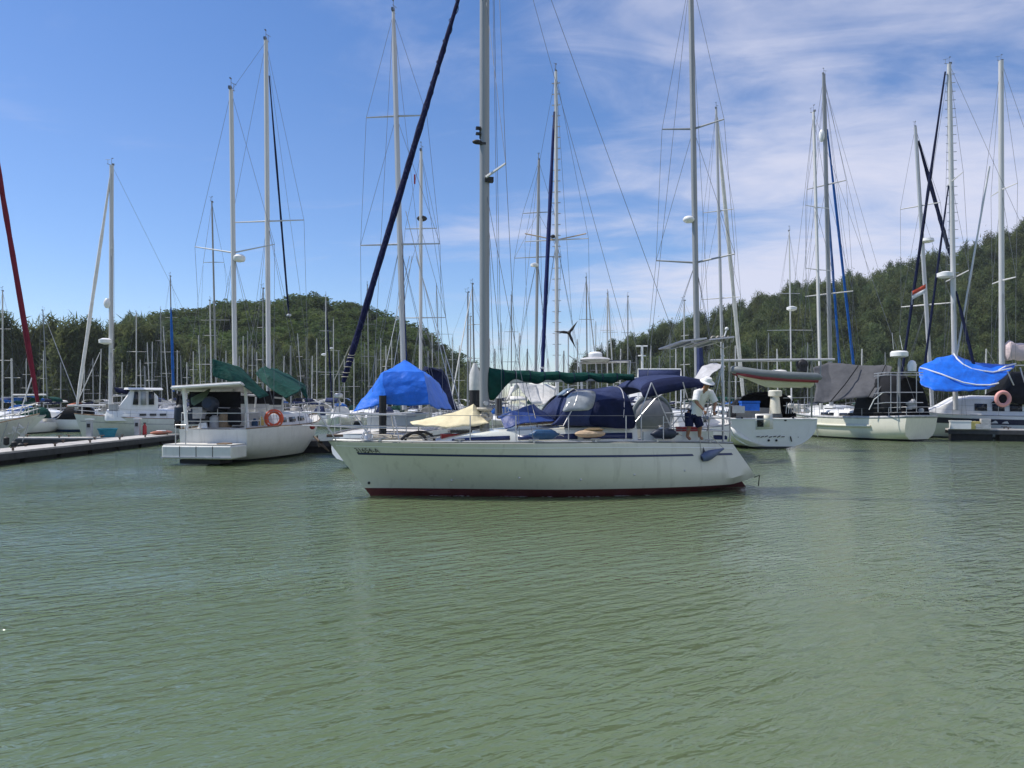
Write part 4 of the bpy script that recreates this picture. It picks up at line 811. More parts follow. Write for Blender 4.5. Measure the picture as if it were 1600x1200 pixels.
for k, f in enumerate((.25, .5, .75)): MB().box(Vector((c0.x + .605, c0.y - 1.3 + 2.6 * f, .49)), (.012, .02, .46)).build('panel_seam', RUBBER, pl)
MB().box((c0.x + .61, c0.y, .30), (.05, 2.76, .05)).build('rub_strip', GREYC, pl)
MB().box((c0.x + .2, c0.y + .9, .80), (.5, .35, .05)).build('hatch_lid', TEAK, pl); MB().tube([(c0.x + .45, c0.y - .9, .78), (c0.x + .45, c0.y - .9, 1.5), (c0.x + .45, c0.y - .5, 1.5), (c0.x + .45, c0.y - .5, .78)], .022, 6).build('step_rail', STEEL, pl)
st_ = MB().box(B.w(372, 676, 30.4), (.35, .3, .5)).box(B.w(372, 688, 30.3), (.14, .12, .7)).build('outboard', RUBBER, e)
hh_ = MB()
for k in range(10): hh_.ell(B.w(400 + k * 7 + random.uniform(-3, 3), 657 + random.uniform(-4, 4), 33 + k * .3), (random.uniform(.1, .22), random.uniform(.1, .2), random.uniform(.06, .14)), 8, 5)
hh_.build('deck_clutter', WCANV, e)
fx = MB()
for k in range(5): fx.tube([B.w(446 + k * 7, 628 + random.uniform(-3, 8), 36), B.w(448 + k * 7, 664, 36)], .02, 5)
fx.ell(B.w(462, 645, 36), (.3, .3, .35)); fx.ell(B.w(474, 652, 36.2), (.25, .3, .3)); fx.build('foredeck_gear', GREYC, e)
MB().ell(B.w(488, 667, 34), (.12, .12, .12)).build('red_buoy', REDP, e)
G1 = 'green awnings on the ketch'
wcloth('awning', [[W(332, 561, 30.2), W(352, 567, 30.6), W(376, 574, 31.8)], [W(332, 574, 30.0), W(358, 580, 30.2), W(396, 594, 31.2)], [W(332, 587, 29.9), W(364, 593, 30.0), W(421, 618, 31.2)], [W(340, 590, 29.9), W(380, 602, 30.2), W(406, 623, 30.4)]], GREEN, 'left green awning sloping down over the gantry of the ketch', 'awning', G1, wob=.02)
wcloth('awning', [[W(398, 584, 33.4), W(404, 578, 34), W(414, 572, 35)], [W(412, 598, 33), W(420, 588, 33.2), W(434, 577, 36)], [W(430, 612, 32.6), W(450, 606, 33), W(458, 590, 35.5)], [W(446, 623, 32.4), W(468, 611, 33), W(476, 602, 35.5)]], GREEN, 'right green awning hanging from the main boom of the ketch', 'awning', G1, wob=.02)
wcloth('awning', [[W(434, 577, 36.3), W(452, 586, 36.2), W(478, 601, 36)], [W(448, 594, 35.8), W(464, 600, 35.4), W(480, 612, 35.4)], [W(462, 608, 34.6), W(472, 612, 34.8), W(479, 630, 35)]], GREEN, 'dark folded end of the right green awning at the foredeck of the ketch', 'awning', G1, wob=.05)
wcloth('awning', [[W(298, 622, 31), W(330, 606, 31.5)], [W(300, 632, 30.6), W(322, 620, 30.8)], [W(303, 634, 30.2), W(326, 620, 30.4)]], mat('faded green canvas', (.12, .17, .11), .85, var=.2), 'small faded green flap hanging under the gantry roof', 'awning', 'green awnings on the ketch', wob=.02)
def lifebuoy(px, py, Y, R0, m, label, rz=0., tape=True):
    p = W(px, py, Y); f = Frame('lifebuoy', (p.x, p.y, p.z), rz, label, 'lifebuoy'); M3 = Matrix.Rotation(R(90), 3, 'X')
    MB().torus((0, 0, 0), R0, R0 * .30, 28, 10, M3).build('ring', m, f.e)
    for k in range(4):
        a = math.pi / 4 + k * math.pi / 2; c = Vector((R0 * math.cos(a), 0, R0 * math.sin(a)))
        if tape: MB().torus(c, R0 * .31, R0 * .045, 14, 6, Matrix.Rotation(math.pi / 2 - a, 3, 'Y') @ Matrix.Rotation(0, 3, 'X')).build('tape_band', REFL, f.e)
lifebuoy(428, 654, 31.6, .30, ORNG, 'orange lifebuoy hung on the rail of the ketch', R(25))
wcloth('covered_bundle', [[W(276, 616, 31.5), W(290, 616, 31.5)], [W(272, 640, 31.2), W(288, 640, 31.2)], [W(274, 668, 31), W(284, 668, 31)]], BLACK, 'black cloth bundle tied at the left rail of the ketch', 'bundle', wob=.06)

# far left boat with the maroon headsail
C = yacht('sailboat', 'old grey white boat with a maroon furled headsail cut by the left edge', 'sailboat', (-22.35, 36.6), (-32, 33.5), 3.0, (1.78, .78, .9), OFFW, BLK, .08, rake=1.5, tr=.2, tw=.6, cabin=(3.4, 8, 1.9, .5), rails=False, sheerpow=2.4, tm=.5)
pulpit(C, C.H, .55, .1); stanchions(C, C.H, [.1, .25, .4, .6, .8], .6)
mast(C, (4.6, 0, .9), C.w(-57, -60, 35), .12, WMAST, spr=[(.48, 1.45), (.76, 1.1)], chain=(1.4, .9), fore=(0, 0, 1.85), furl=(.115, MAROON, .03, .985), back=(10, 0, 1), wire=.009)
for px, yt in ((12, 600), (30, 590), (45, 582)): MB().tube([C.w(px - 10, 690, 35.5), C.w(px, 660, 35.7)], .02, 5).build('deck_rail', ALUD, C.e)
MB().tube([C.w(50, 590, 36.4), C.w(30, 650, 36)], .03, 5).build('whisker_pole', WMAST, C.e)
for px, py in ((10, 690), (22, 697), (32, 700)): MB().lathe([(.03, 0), (.12, .04), (.12, .34), (.03, .4)], C.w(px, py + 6, 35.0), 10).build('tyre_fender', RUBBER, C.e)
cl = MB()
for k in range(12): cl.tube([C.w(random.uniform(4, 40), random.uniform(665, 682), 36), C.w(random.uniform(4, 40), random.uniform(660, 680), 36)], .03, 5)
cl.build('deck_clutter', WCANV, C.e)
D = yacht('sailboat', 'white hulled boat with a bare white boom lying just behind the maroon headsail boat', 'sailboat', (-28.0, 46.5), (-38, 44), 3.2, (1.55, 1.1, 1.0), WHITE, BLK, .1, cabin=(3, 8, 2, .5), rails=False, rake=1.5)
stanchions(D, D.H, [.05, .15, .3, .5], .6); MB().tube([D.w(20, 617, 47), D.w(72, 617, 47)], .05, 6).build('boom', WMAST, D.e)
# runabout
Em = Frame('motorboat', (W(60, 630, 62).x, 62, 0), R(5), 'small white runabout with black canopy and outboard near the left dock', 'motorboat'); Hm = Hull(4.7, 2.0, (1.2, 1.0, .85), .3, .8, -.1, .9, .6, .0, .3)
Hm.band(MB(), lambda t: .22, Hm.sheer, n=16, close=True).build('hull', WHITE, Em.e); Hm.band(MB(), lambda t: min(-.02, Hm.zb(t)), lambda t: .22, n=16, k=2, close=True).build('antifouling', BLUEAF, Em.e); Hm.deck().build('deck', DECK, Em.e)
MB().grid(arch_rows([(1.7, 1.0, 2.2, 1.3, .85), (2.0, 1.0, 2.5, 2.1, .9), (3.2, 1.0, 3.2, 2.25, .9), (4.0, 1.0, 3.8, 2.0, .85)], 10)).build('canopy', BLACK, Em.e, solid=.02)
MB().grid(arch_rows([(2.4, 2.0, 2.5, 2.24, .6), (3.1, 2.1, 3.1, 2.38, .6)], 8)).build('canopy_top', ORCAN, Em.e, solid=.02)
MB().grid(arch_rows([(1.4, 1.1, 1.7, 1.25, .8), (1.8, 1.1, 2.3, 1.8, .85)], 10)).build('windscreen', GLASS, Em.e, solid=.02)
MB().box((4.95, 0, 1.05), (.45, .4, .55)).box((4.95, 0, .4), (.18, .15, .9)).build('outboard', RUBBER, Em.e)
# pilothouse motor sailer
P = yacht('motor_sailer', 'white motor sailer with a glazed pilothouse and navy boom cover by the left dock', 'sailboat', (W(116, 630, 50).x, 50, 0), (W(116, 630, 50).x + 9.8, 54.5, 0), 3.4, (1.6, 1.25, 1.3), OFFW, BLK, .1, rake=.5, tr=.2, tw=.75, cabin=(1.9, 4.0, 2.2, .4), windows=2, stripes=[(.70, .75, GREYC)], rails=False)
pulpit(P, P.H, .55, .12); stanchions(P, P.H, [.12, .3, .5, .7, .9], .55)
xa, xb_ = P.ray(180, 650, -1.2).x, P.ray(247, 650, -1.2).x; zc0 = 1.25
trunk(MB(), [xa - .6, xa - .5, xb_, xb_ + 2.2, xb_ + 2.3], [1.2, 1.25, 1.3, 1.2, 1.1], [.3, .62, .62, .5, .2], [zc0] * 5).build('coachroof', WHITE, P.e)
ph = trunk(MB(), [xa + .2, xa + .9, xb_ - .5, xb_], [1.05, 1.1, 1.1, 1.05], [.3, 1.4, 1.45, .9], [zc0 + .55] * 4).build('pilothouse', WHITE, P.e)
trunk(MB(), [xa + .5, xa + .55, xb_ + .2, xb_ + .3], [1.15, 1.2, 1.2, 1.1], [.04, .12, .12, .05], [zc0 + 1.95] * 4).build('pilothouse_roof', WHITE, ph)
n_ = 3; xw = [xa + .95 + (xb_ - .15 - xa - .95) * i / n_ for i in range(n_ + 1)]
for i in range(n_):
    for s_ in (-1, 1): MB().grid([[Vector((xw[i] + .06, s_ * 1.16, zc0 + .95)), Vector((xw[i] + .06 + (.1 if i == 0 else 0), s_ * 1.09, zc0 + 1.82))], [Vector((xw[i + 1] - .08, s_ * 1.16, zc0 + .95)), Vector((xw[i + 1] - .08, s_ * 1.09, zc0 + 1.82))]]).build('window', GLASS if i != 1 else CLEAR, ph, solid=.02)
for k in range(3): MB().box((xb_ - .9 + k * .6, -1.29, zc0 + .3), (.4, .04, .14)).build('portlight', GLASS, P.e)
MB().box((xa - .1, -.9, zc0 + .78), (.55, .3, .4)).build('deck_crate', GREYC, P.e)
MB().tube([P.ray(105, 634, 0), P.ray(165, 633, 0)], .07, 6).build('spinnaker_pole', WMAST, P.e)
Pm = P.ray(173, 650, 0); mk = mast(P, Pm, P.ray(174.5, 258, 0), .135, WMAST, spr=[(.27, 1.35), (.665, 1.05)], sweep=.1, chain=(1.45, 1.4), fore=(.1, 0, 1.7), furl=(.11, WCANV, .04, .97), back=(9.9, 0, 1.4), wire=.011, taper=.95)
MB().ell(Pm + Vector((-.2, 0, 7.4)), (.22, .22, .35)).build('mast_fitting', WHITE, mk); MB().lathe([(.1, 0), (.4, .08), (.42, .3), (.2, .4)], Pm + Vector((-.3, 0, 4.7)), 12).build('radar', WHITE, mk)
cv = [[P.ray(178, 601, 0), P.ray(196, 603, 0), P.ray(212, 612, 0), P.ray(216, 618, 0)], [P.ray(178, 614, -.3), P.ray(196, 615, -.3), P.ray(210, 617, -.2), P.ray(216, 620, -.1)]]
MB().grid([cv[1], cv[0], [Vector((p.x, -p.y, p.z)) for p in cv[1]]]).build('sail_cover', NAVY, P.e, solid=.03, sub=1)
MB().tube([P.ray(176, 618, 0), P.ray(222, 617, 0)], .07, 6).build('boom', WMAST, P.e)
# dock furniture
def pedestal(px, py, Y, label, m=GREYC):
    p = W(px, py, Y); f = Frame('power_pedestal', (p.x, p.y, .5), 0, label, 'power pedestal', 'power pedestals on the left dock'); MB().box((0, 0, .45), (.26, .22, .9)).build('post', m, f.e); MB().box((0, 0, .93), (.36, .3, .08)).build('cap', WHITE, f.e); MB().box((0, -.12, .6), (.16, .03, .2)).build('socket_panel', RUBBER, f.e)
pedestal(140, 680, 41.8, 'grey power pedestal on the dock in front of the motor sailer bow'); pedestal(215, 678, 43.5, 'grey power pedestal on the dock beside the red extinguisher')
def pt0(px, Y, z=.5): q = W(px, 600, Y); return (q.x, q.y, z)
f = Frame('fire_extinguisher', pt0(226, 43.6), 0, 'red fire extinguisher standing on the left dock', 'extinguisher'); MB().lathe([(.11, 0), (.11, .5), (.05, .6), (.03, .66)], (0, 0, 0), 12).build('bottle', REDP, f.e); MB().box((0, 0, .68), (.14, .05, .06)).build('handle', RUBBER, f.e)
f = Frame('tub', pt0(168, 42.2, .45), 0, 'turquoise blue plastic tub on the left dock', 'tub'); MB().lathe([(.35, 0), (.48, .42), (.5, .42), (.5, .46), (.44, .44), (.33, .04)], (0, 0, 0), 16).build('bowl', TURQ, f.e); MB().torus((0, 0, .45), .49, .03, 20, 6).build('rim', TURQ, f.e)
f = Frame('kayak', pt0(252, 44.3), R(80), 'orange and white kayak lying on the left dock', 'kayak'); MB().ell((0, 0, .12), (1.0, .28, .12), 18, 8).build('shell', mat('orange plastic', (.36, .13, .07), .5), f.e); MB().torus((0, 0, .22), .24, .03, 16, 5).build('cockpit_rim', WHITE, f.e)

# boat under the bright blue tent
G = yacht('sailboat', 'pale sailboat lying stern on under the bright blue tarp tent', 'sailboat', (-3.7, 39.5), (-5.0, 27.2), 3.6, (1.5, 1.25, 1.2), WHITE, BLK, .1, cabin=(3, 9.0, 2.3, .55), windows=4, rake=1.2, tw=.75, stripes=[(.8, .86, NAVYP)])
gm = mast(G, G.w(632, 640, 32.), G.w(614.5, 18, 32.), .14, ALU, spr=[(.415, 1.68), (.737, 1.28)], sweep=-.02, chain=(1.7, 1.3), wire=.0095, taper=.55, back=(12.3, 0, 1.2), fore=(.3, 0, 1.5))
furled(G, G.w(621, 240, 32.3), G.w(634.5, 600, 32.3), .085, mat('navy mast sail', (.012, .03, .12), .8, var=.2), .0, 1, 'mast_sail')
for a_, b_2 in (((640, 400), (588, 640)), ((644, 400), (604, 640)), ((634, 330), (712, 640)), ((650, 400), (722, 640))): MB().tube([G.w(a_[0], a_[1], 32), G.w(b_2[0], b_2[1], 31.5)], .014, 4, False).build('running_rigging', WMAST, G.e)
MB().box(G.w(625, 656, 28.6), (1.0, 2.2, .5)).build('deck_locker', OFFW, G.e)
TT = wcloth('tarp_tent', [[W(551, 643, 27.8), W(566, 622, 28.0), W(582, 603, 28.2), W(593, 588, 28.6), W(610, 577, 30.2)],
  [W(578, 638, 27.3), W(586, 620, 27.4), W(592, 600, 27.5), W(597, 583, 27.6), W(622, 570, 30.6)], [W(602, 631, 27.1), W(602, 616, 27.1), W(600, 598, 27.2), W(600, 582, 27.4), W(632, 562, 31)],
  [W(640, 635, 27.2), W(638, 616, 27.2), W(636, 598, 27.3), W(634, 581, 27.5), W(633, 562, 31)], [W(671, 632, 27.2), W(668, 612, 27.3), W(664, 596, 27.4), W(661, 582, 27.6), W(640, 567, 31)],
  [W(682, 639, 28.6), W(675, 616, 28.9), W(670, 600, 29.1), W(667, 587, 29.3), W(652, 576, 31.4)], [W(708, 640, 31.5), W(701, 624, 32), W(693, 610, 32.6), W(682, 596, 33), W(664, 582, 33.2)]], TARPB, 'bright blue tarp tent rigged over a boom with a peaked top', 'tarp', wob=.028)
for a_, b_2 in ((W(551, 643, 27.8), W(540, 655, 28)), (W(602, 631, 27.1), W(604, 656, 27.4)), (W(671, 632, 27.2), W(672, 657, 27.5)), (W(708, 640, 31.5), W(712, 652, 31.5))): MB().tube([a_ - TT.location, b_2 - TT.location], .012, 4).build('tie_line', ROPE, TT)
Hn = yacht('sailboat', 'sailboat with a dark radar disc on its mast behind the blue tent', 'sailboat', (-3.3, 50), (-4.6, 37.5), 3.6, (1.5, 1.2, 1.2), WHITE, BLK, .1, cabin=(3, 9, 2.2, .5), rake=1.2)
hm_ = mast(Hn, Hn.w(657, 640, 41), Hn.w(658, 236, 41), .115, WMAST, spr=[(.355, 1.35), (.70, .85)], sweep=0, chain=(1.6, 1.25), wire=.011, fore=(.3, 0, 1.6), taper=.8)
MB().ell(Hn.w(658, 340, 41) - Vector((.2, 0, 0)), (.28, .28, .15), 14, 7).build('radar', RUBBER, hm_); MB().box(Hn.w(648, 280, 41), (.04, .08, .5)).build('burgee', REDP, hm_)
wcloth('tarp', [[W(655, 586, 37), W(664, 572, 37.5), W(690, 640, 36.5)], [W(672, 574, 37), W(690, 582, 37), W(716, 640, 36.6)], [W(690, 578, 40), W(698, 590, 40), W(712, 640, 40)]], NAVY, 'dark navy tarp tent standing just right of the bright blue one', 'tarp')
wcloth('tarp', [[W(655, 590, 36.6), W(662, 612, 36.4), W(668, 636, 36.2)], [W(690, 588, 36.6), W(700, 614, 36.4), W(714, 640, 36.2)]], NAVY, 'lower dark flap of the navy tarp tent', 'tarp') if 0 else None

# two boats behind the green boom cover
I1 = yacht('sailboat', 'sailboat with mast steps and tan spreaders rising behind the boom cover', 'sailboat', (W(846, 600, 37).x, 37, 0), (W(905, 600, 49).x, 49, 0), 3.7, (1.55, 1.3, 1.2), WHITE, BLK, .1, cabin=(3.2, 9.2, 2.2, .55), rake=1.3)
im = mast(I1, I1.w(870.5, 660, 42), I1.w(868.5, 112, 42), .13, WMAST, spr=[(.52, 1.75)], sweep=0, chain=(1.7, 1.3), wire=.010, fore=(.2, 0, 1.6), back=(12, 0, 1.2))
for s_ in (-1, 1): MB().tube([lerp(Vector(I1.w(870.5, 660, 42)), Vector(I1.w(868.5, 112, 42)), .52), I1.w(868 + s_ * 48, 365, 42)], .035, 5).build('spreader', mat('tan spreader', (.5, .38, .26), .6), im)
for k in range(26): MB().box(I1.w(868.7 + k * .06, 130 + k * 17, 42) , (.09, .46, .03)).build('mast_step', STEEL, im)
furled(I1, I1.w(866, 175, 41.5), I1.w(847, 584, 37.6), .105, mat('royal blue headsail', (.006, .014, .085), .8, var=.2), .0, 1, 'furled_headsail')
MB().lathe([(.06, 0), (.14, .05), (.14, .12), (.06, .18)], I1.w(864, 372, 42), 8).build('spreader_lamp', RUBBER, im)
wcloth('boom_tent', [[W(790, 628, 36.5), W(797, 604, 37)], [W(806, 598, 37), W(838, 602, 37.5)], [W(830, 630, 36.5), W(846, 630, 36.8)]], WCANV, 'left white canvas sun tent showing under the green boom cover', 'canvas tent', 'white canvas tents under the boom cover')
wcloth('boom_tent', [[W(826, 600, 39.5), W(848, 600, 40), W(870, 604, 40.5)], [W(828, 618, 38.6), W(850, 622, 38.6), W(866, 626, 38.8)], [W(832, 632, 38), W(850, 634, 38), W(856, 630, 38.4)]], WCANV, 'right white canvas sun tent showing under the green boom cover', 'canvas tent', 'white canvas tents under the boom cover')
I2 = yacht('sailboat', 'dull grey masted sailboat with a small radar half way up behind the boom cover', 'sailboat', (W(800, 600, 44).x, 44, 0), (W(850, 600, 55).x, 55, 0), 3.5, (1.5, 1.3, 1.2), WHITE, BLK, .1, cabin=(3, 8.5, 2.1, .5), rake=1.2)
i2 = mast(I2, I2.w(836, 660, 49), I2.w(842, 250, 49), .12, ALUD, spr=[(.63, 1.5), (.8, 1.)], sweep=.05, chain=(1.6, 1.25), wire=.012, fore=(.2, 0, 1.5), back=(11.5, 0, 1.2))
MB().lathe([(.08, 0), (.25, .04), (.25, .18), (.1, .24)], I2.w(835, 417, 48.7), 12).build('radar', WHITE, i2)
# boat with a wind generator and radar arch
K = yacht('sailboat', 'white boat with a radar arch and dark three bladed wind generator', 'sailboat', (W(925, 600, 48).x, 48, 0), (W(945, 600, 36).x, 36, 0), 3.6, (1.6, 1.35, 1.3), WHITE, BLK, .1, cabin=(3, 8.5, 2.2, .6), rake=1.2)
arc = MB(); q0, q1 = K.w(906, 566, 36.6), K.w(985, 564, 36.6); arc.tube([K.w(910, 650, 36.6), q0, q1, K.w(980, 650, 36.6)], .04, 6); arc.tube([K.w(912, 650, 38.2), K.w(908, 568, 38.2), K.w(982, 566, 38.2), K.w(978, 650, 38.2)], .04, 6); ao = arc.build('radar_arch', STEEL, K.e)
c_ = (q0 + q1) / 2; MB().box(c_ + Vector((-.9, 0, .06)), (1.7, 2.3, .05)).build('solar_panel', SOLAR, ao)
MB().lathe([(.3, 0), (.34, .06), (.33, .22), (.25, .30), (.02, .33)], K.w(930, 560, 36.9), 16).build('radome', WHITE, ao); MB().ell(K.w(930, 562, 36.8), (.7, .75, .14), 14, 6).build('radome_base', GREYC, ao)
wg = MB().tube([K.w(888, 650, 37.2), K.w(888, 522, 37.2)], .035, 6).tube([K.w(888, 555, 37.2), K.w(898, 562, 37.2)], .02, 5).build('generator_pole', STEEL, K.e); hubp = K.w(889, 520, 37.0)
MB().ell(hubp, (.22, .1, .1), 10, 6).build('generator_body', RUBBER, wg)
for dx, dy in ((-24, -2), (14, -19), (11, 25)):
    tip = K.w(889 + dx, 520 + dy, 36.95); dd = (tip - hubp); nn = Vector((1, 0, 0)); sd = dd.cross(nn).normalized() * .055
    MB().add([hubp - sd, hubp + sd, lerp(hubp, tip, .35) + sd * 1.4, tip, lerp(hubp, tip, .35) - sd], [(0, 1, 2, 3, 4)]).build('blade', RUBBER, wg, solid=.02)
wcloth('canvas_cover', [[W(862, 596, 38.5), W(868, 580, 39), W(876, 596, 38.5)], [W(866, 596, 40), W(874, 580, 40.5), W(884, 596, 40)]], TURQ, 'small turquoise canvas cover peeping over the green boom cover', 'canvas cover', wob=.01)

# big sloop with navy covers and the tall mast beyond the frame
L_ = yacht('sailboat', 'tall grey masted sloop with navy covers behind the cream sloop stern', 'sailboat', (9.8, 37.6), (4.2, 26.4), 3.9, (1.7, 1.4, 1.35), WHITE, BLK, .1, cabin=(4, 11, 2.4, .6), rake=1.4)
lm = mast(L_, L_.w(1090.5, 640, 32.), L_.w(1079, -45, 32.), .15, ALUD, spr=[(.335, 1.62), (.64, 1.28)], sweep=.1, up=.12, chain=(1.8, 1.5), wire=.010, fore=(.1, 0, 1.7), back=(12.4, .2, 1.4), n=12)
MB().ell(L_.w(1076, 343, 31.8), (.24, .24, .15), 14, 7).tube([L_.w(1076, 347, 31.9), L_.w(1086, 347, 32)], .04, 5).build('radar', WHITE, lm)
furled(L_, L_.w(1093, 532, 31.7), L_.w(1096, 640, 31.6), .16, NAVYL, 0, 1, 'mast_cover')
MB().box(L_.w(1036, 592, 31), (2.9, 2.2, .06)).build('hardtop', WHITE, L_.e)
c1, c2, c3, c4 = L_.w(997, 577, 29.5), L_.w(1064, 577, 29.5), L_.w(1064, 592, 29.3), L_.w(997, 592, 29.3)
so = MB().grid([[c4, c1], [c3, c2]]).build('side_curtain', NAVYL, L_.e, solid=.02); MB().tube([c4, c1, c2, c3], .03, 6).build('curtain_frame', WHITE, so)
MB().tube([c4, L_.w(997, 660, 29.3)], .03, 6).tube([c3, L_.w(1064, 660, 29.3)], .03, 6).build('curtain_post', WHITE, so)
wcloth('sail_pile', [[W(1085, 596, 30.5), W(1098, 572, 31), W(1118, 566, 32)], [W(1092, 596, 30), W(1108, 576, 30.5), W(1126, 570, 31.5)], [W(1104, 592, 29.5), W(1118, 580, 30), W(1132, 574, 31)]], GREYC, 'crumpled pale sail stowed on the boom beside the grey mast', 'sail', wob=.045)
dg = Frame('upturned_dinghy', L_.M @ L_.w(1018, 650, 26.2), R(15), 'grey white upturned dinghy hung behind the bimini of the cream sloop', 'dinghy')
MB().ell((0, 0, .0), (.72, .35, .62), 18, 10).build('shell', mat('grey dinghy hull', (.17, .17, .175), .6, var=.12), dg.e); MB().torus((0, -.05, 0), .70, .07, 24, 8, Matrix.Rotation(R(90), 3, 'X')).build('rub_rail', GREYTUBE, dg.e)

# white sloop with the open stern, its arch and dinghy
M_ = yacht('sailboat', 'beamy white sloop seen stern on with a square hatch in its transom', 'sailboat', (13.5, 52.0), (13.1, 38.9), 4.5, (1.75, 1.55, 1.5), WHITE, BLK, .12, cabin=(4, 10.5, 2.8, .5), rake=1.2, tr=-.1, tw=.98, ov=-.02, vee=.4, flat=0, draft=.5, tm=.6, rails=False)
H = M_.H; e = M_.e
def tx(px, py, off=.012):                           # a point on the transom
    z = EYE + (HOR - py) * 38.7 / FOC; q = M_.rayx(px, py, H.L + H.tr * (1 - z / H.fb[2]) + off); return q
def plate(name, pts, m, par, th=.02): return MB().add([tx(*p) for p in pts], [tuple(range(len(pts)))]).build(name, m, par, solid=th)
tf = plate('transom_hatch', [(1180, 647), (1207, 646), (1208, 670), (1181, 671)], WHITE, e); plate('recess_shade', [(1182, 649, .024), (1193, 649, .024), (1193, 667, .024), (1183, 667, .024)], GLASS, tf); plate('sunlit_side', [(1193.5, 649, .024), (1203, 649, .024), (1203, 667, .024), (1193.5, 667, .024)], CREAM, tf)  # flat plates: recess shade painted dark, sunlit inner side painted pale
text('boat_name', 'a la Bourrasque', .22, tx(1180, 684.5, .03), (0, 1, 0), (0, 0, 1), LETTER, e) if 0 else None
sc_ = MB()
for k in range(7): a, b = tx(1182 + k * 6.5, 682.5 + (k % 2) * .8, .03), tx(1187 + k * 6.5, 682.2 - (k % 3) * .6, .03); sc_.tube([a, b], .02, 4)
sc_.build('name_script', LETTER, e)
sc_ = MB()
for k in range(5): sc_.tube([tx(1253 + k * 2.6, 651.5 + (k % 2) * .5, .03), tx(1255 + k * 2.6, 651, .03)], .015, 4)
sc_.build('name_lettering', NAVYP, e)
for px, py, r_ in ((1201, 688, .06), (1213, 688, .06), (1227, 656, .07), (1239, 652, .06), (1159, 653, .05), (1162, 686, .05), (1247, 683, .02)): MB().lathe([(r_, 0), (r_, .03), (r_ * .6, .04)], tx(px, py, .0), 10, Matrix.Rotation(R(90), 3, 'Y')).build('through_hull', RUBBER, e)
MB().tube([tx(1235, 682, .03), tx(1237, 690, .03)], .03, 5).build('exhaust_flap', RUBBER, e)
rim = MB(); rim.tube([H.S(1, z, 1, -.02) for z in [lerp(.14, 1.5, i / 12) for i in range(13)]], .022, 6); rim.tube([H.S(1, z, -1, -.02) for z in [lerp(.14, 1.5, i / 12) for i in range(13)]], .022, 6); rim.tube([H.S(1, 1.5, -1), H.S(1, 1.5, 1)], .05, 6); rim.build('transom_rim', WHITE, e)
plate('swim_step', [(1140, 665, .03), (1152, 674, .05), (1176, 690, .05), (1196, 697, .04), (1170, 696, .03), (1148, 682, .03)], WHITE, e, .05)
def ap(px, py, Y): return M_.w(px, py, Y)
MB().tube([ap(1110, 563.5, 37.4), ap(1304, 562, 37.8)], .07, 8).build('arch_bar', ALU, e)
for px in (1140, 1268): MB().tube([ap(px, 563, 37.7), ap(px, 652, 38.6)], .05, 8).build('arch_post', ALUD, e)
for px in (1190, 1282): MB().tube([ap(px, 563, 37.7), ap(px, 592, 37.7)], .03, 6).build('davit_tackle', ALUD, e)
MB().lathe([(.30, 0), (.22, .85), (.34, .9), (.34, 1.15), (.28, 1.2)], ap(1211, 646, 40), 14).build('helm_pedestal', CREAM, e); MB().box(ap(1212, 616, 39.9), (.1, .45, .35)).build('helm_screen', GLASS, e)
MB().box(ap(1171, 636, 39.6), (.5, .9, .38)).box(ap(1171, 628, 39.6), (.55, .95, .1)).build('blue_cool_box', TARPB, e)
MB().grid(arch_rows([(9.6, 1.5, 9.9, 1.7, 1.5), (10.2, 1.5, 10.4, 2.75, 1.55), (12.0, 1.6, 11.9, 2.9, 1.55)], 12)).build('spray_hood', BLACK, e, solid=.02)
for k in range(11):
    px = 1228 + k * 4; MB().tube([ap(px, 646, 39), ap(px + random.uniform(-2, 2), random.uniform(620, 634), 39)], .018, 5).build('stern_rail_post', STEEL, e)
for y in (622, 634): MB().tube([ap(1224, y, 39), ap(1272, y - 1, 39)], .018, 5).build('stern_rail', STEEL, e); MB().tube([ap(1136, y, 39), ap(1158, y, 39)], .018, 5).build('stern_rail', STEEL, e)
MB().box(ap(1154, 640, 38.9), (.3, .55, .35)).build('grill_box', STEEL, e)
dc = MB()
for k in range(9): dc.ell(ap(random.uniform(1228, 1268), random.uniform(634, 644), 39.4), (.14, .16, random.uniform(.08, .16)), 8, 5)
dc.build('cockpit_clutter', WCANV, e)
M2 = yacht('sailboat', 'sailboat with a thick white furled headsail slanting down behind the stern pole', 'sailboat', (20.0, 66.5), (12.4, 53.8), 3.7, (1.7, 1.4, 1.3), WHITE, BLK, .1, cabin=(4, 10.5, 2.3, .55), rake=1.2)
mq = mast(M2, M2.w(1130.5, 640, 58), M2.w(1119, 170, 58), .14, ALU, spr=[(.37, 1.5), (.66, 1.15)], sweep=.05, chain=(1.7, 1.5), wire=.012, fore=(.1, 0, 1.8), furl=(.16, WCANV, .02, .97), back=(14.5, 0, 1.4), n=10, taper=.7)
D_ = Frame('inflatable_dinghy', (W(1140, 600, 37.6).x, 37.6, EYE + (HOR - 606) * 37.6 / FOC), R(2), 'grey inflatable dinghy with a red band slung from the stern arch', 'dinghy'); e = D_.e
Lx = 138 * 37.6 / FOC; tb_ = []
for s_ in (1, -1):
    pts = [Vector((Lx * x, s_ * y, z)) for x, y, z in ((1.0, .52, .48), (.95, .55, .50), (.6, .58, .56), (.32, .54, .66), (.14, .36, .80), (.06, .16, .88), (.035, 0, .90))]
    MB().tube(pts, [.10, .21, .215, .21, .19, .18, .17], 12).build('side_tube', GREYTUBE, e)
    MB().tube([p + Vector((0, s_ * .08, -.185)) for p in pts[1:6]], [.085, .09, .10, .09, .05], 8).build('red_band', mat('red dinghy band', (.24, .025, .03), .5, var=.15), e)
rows = []
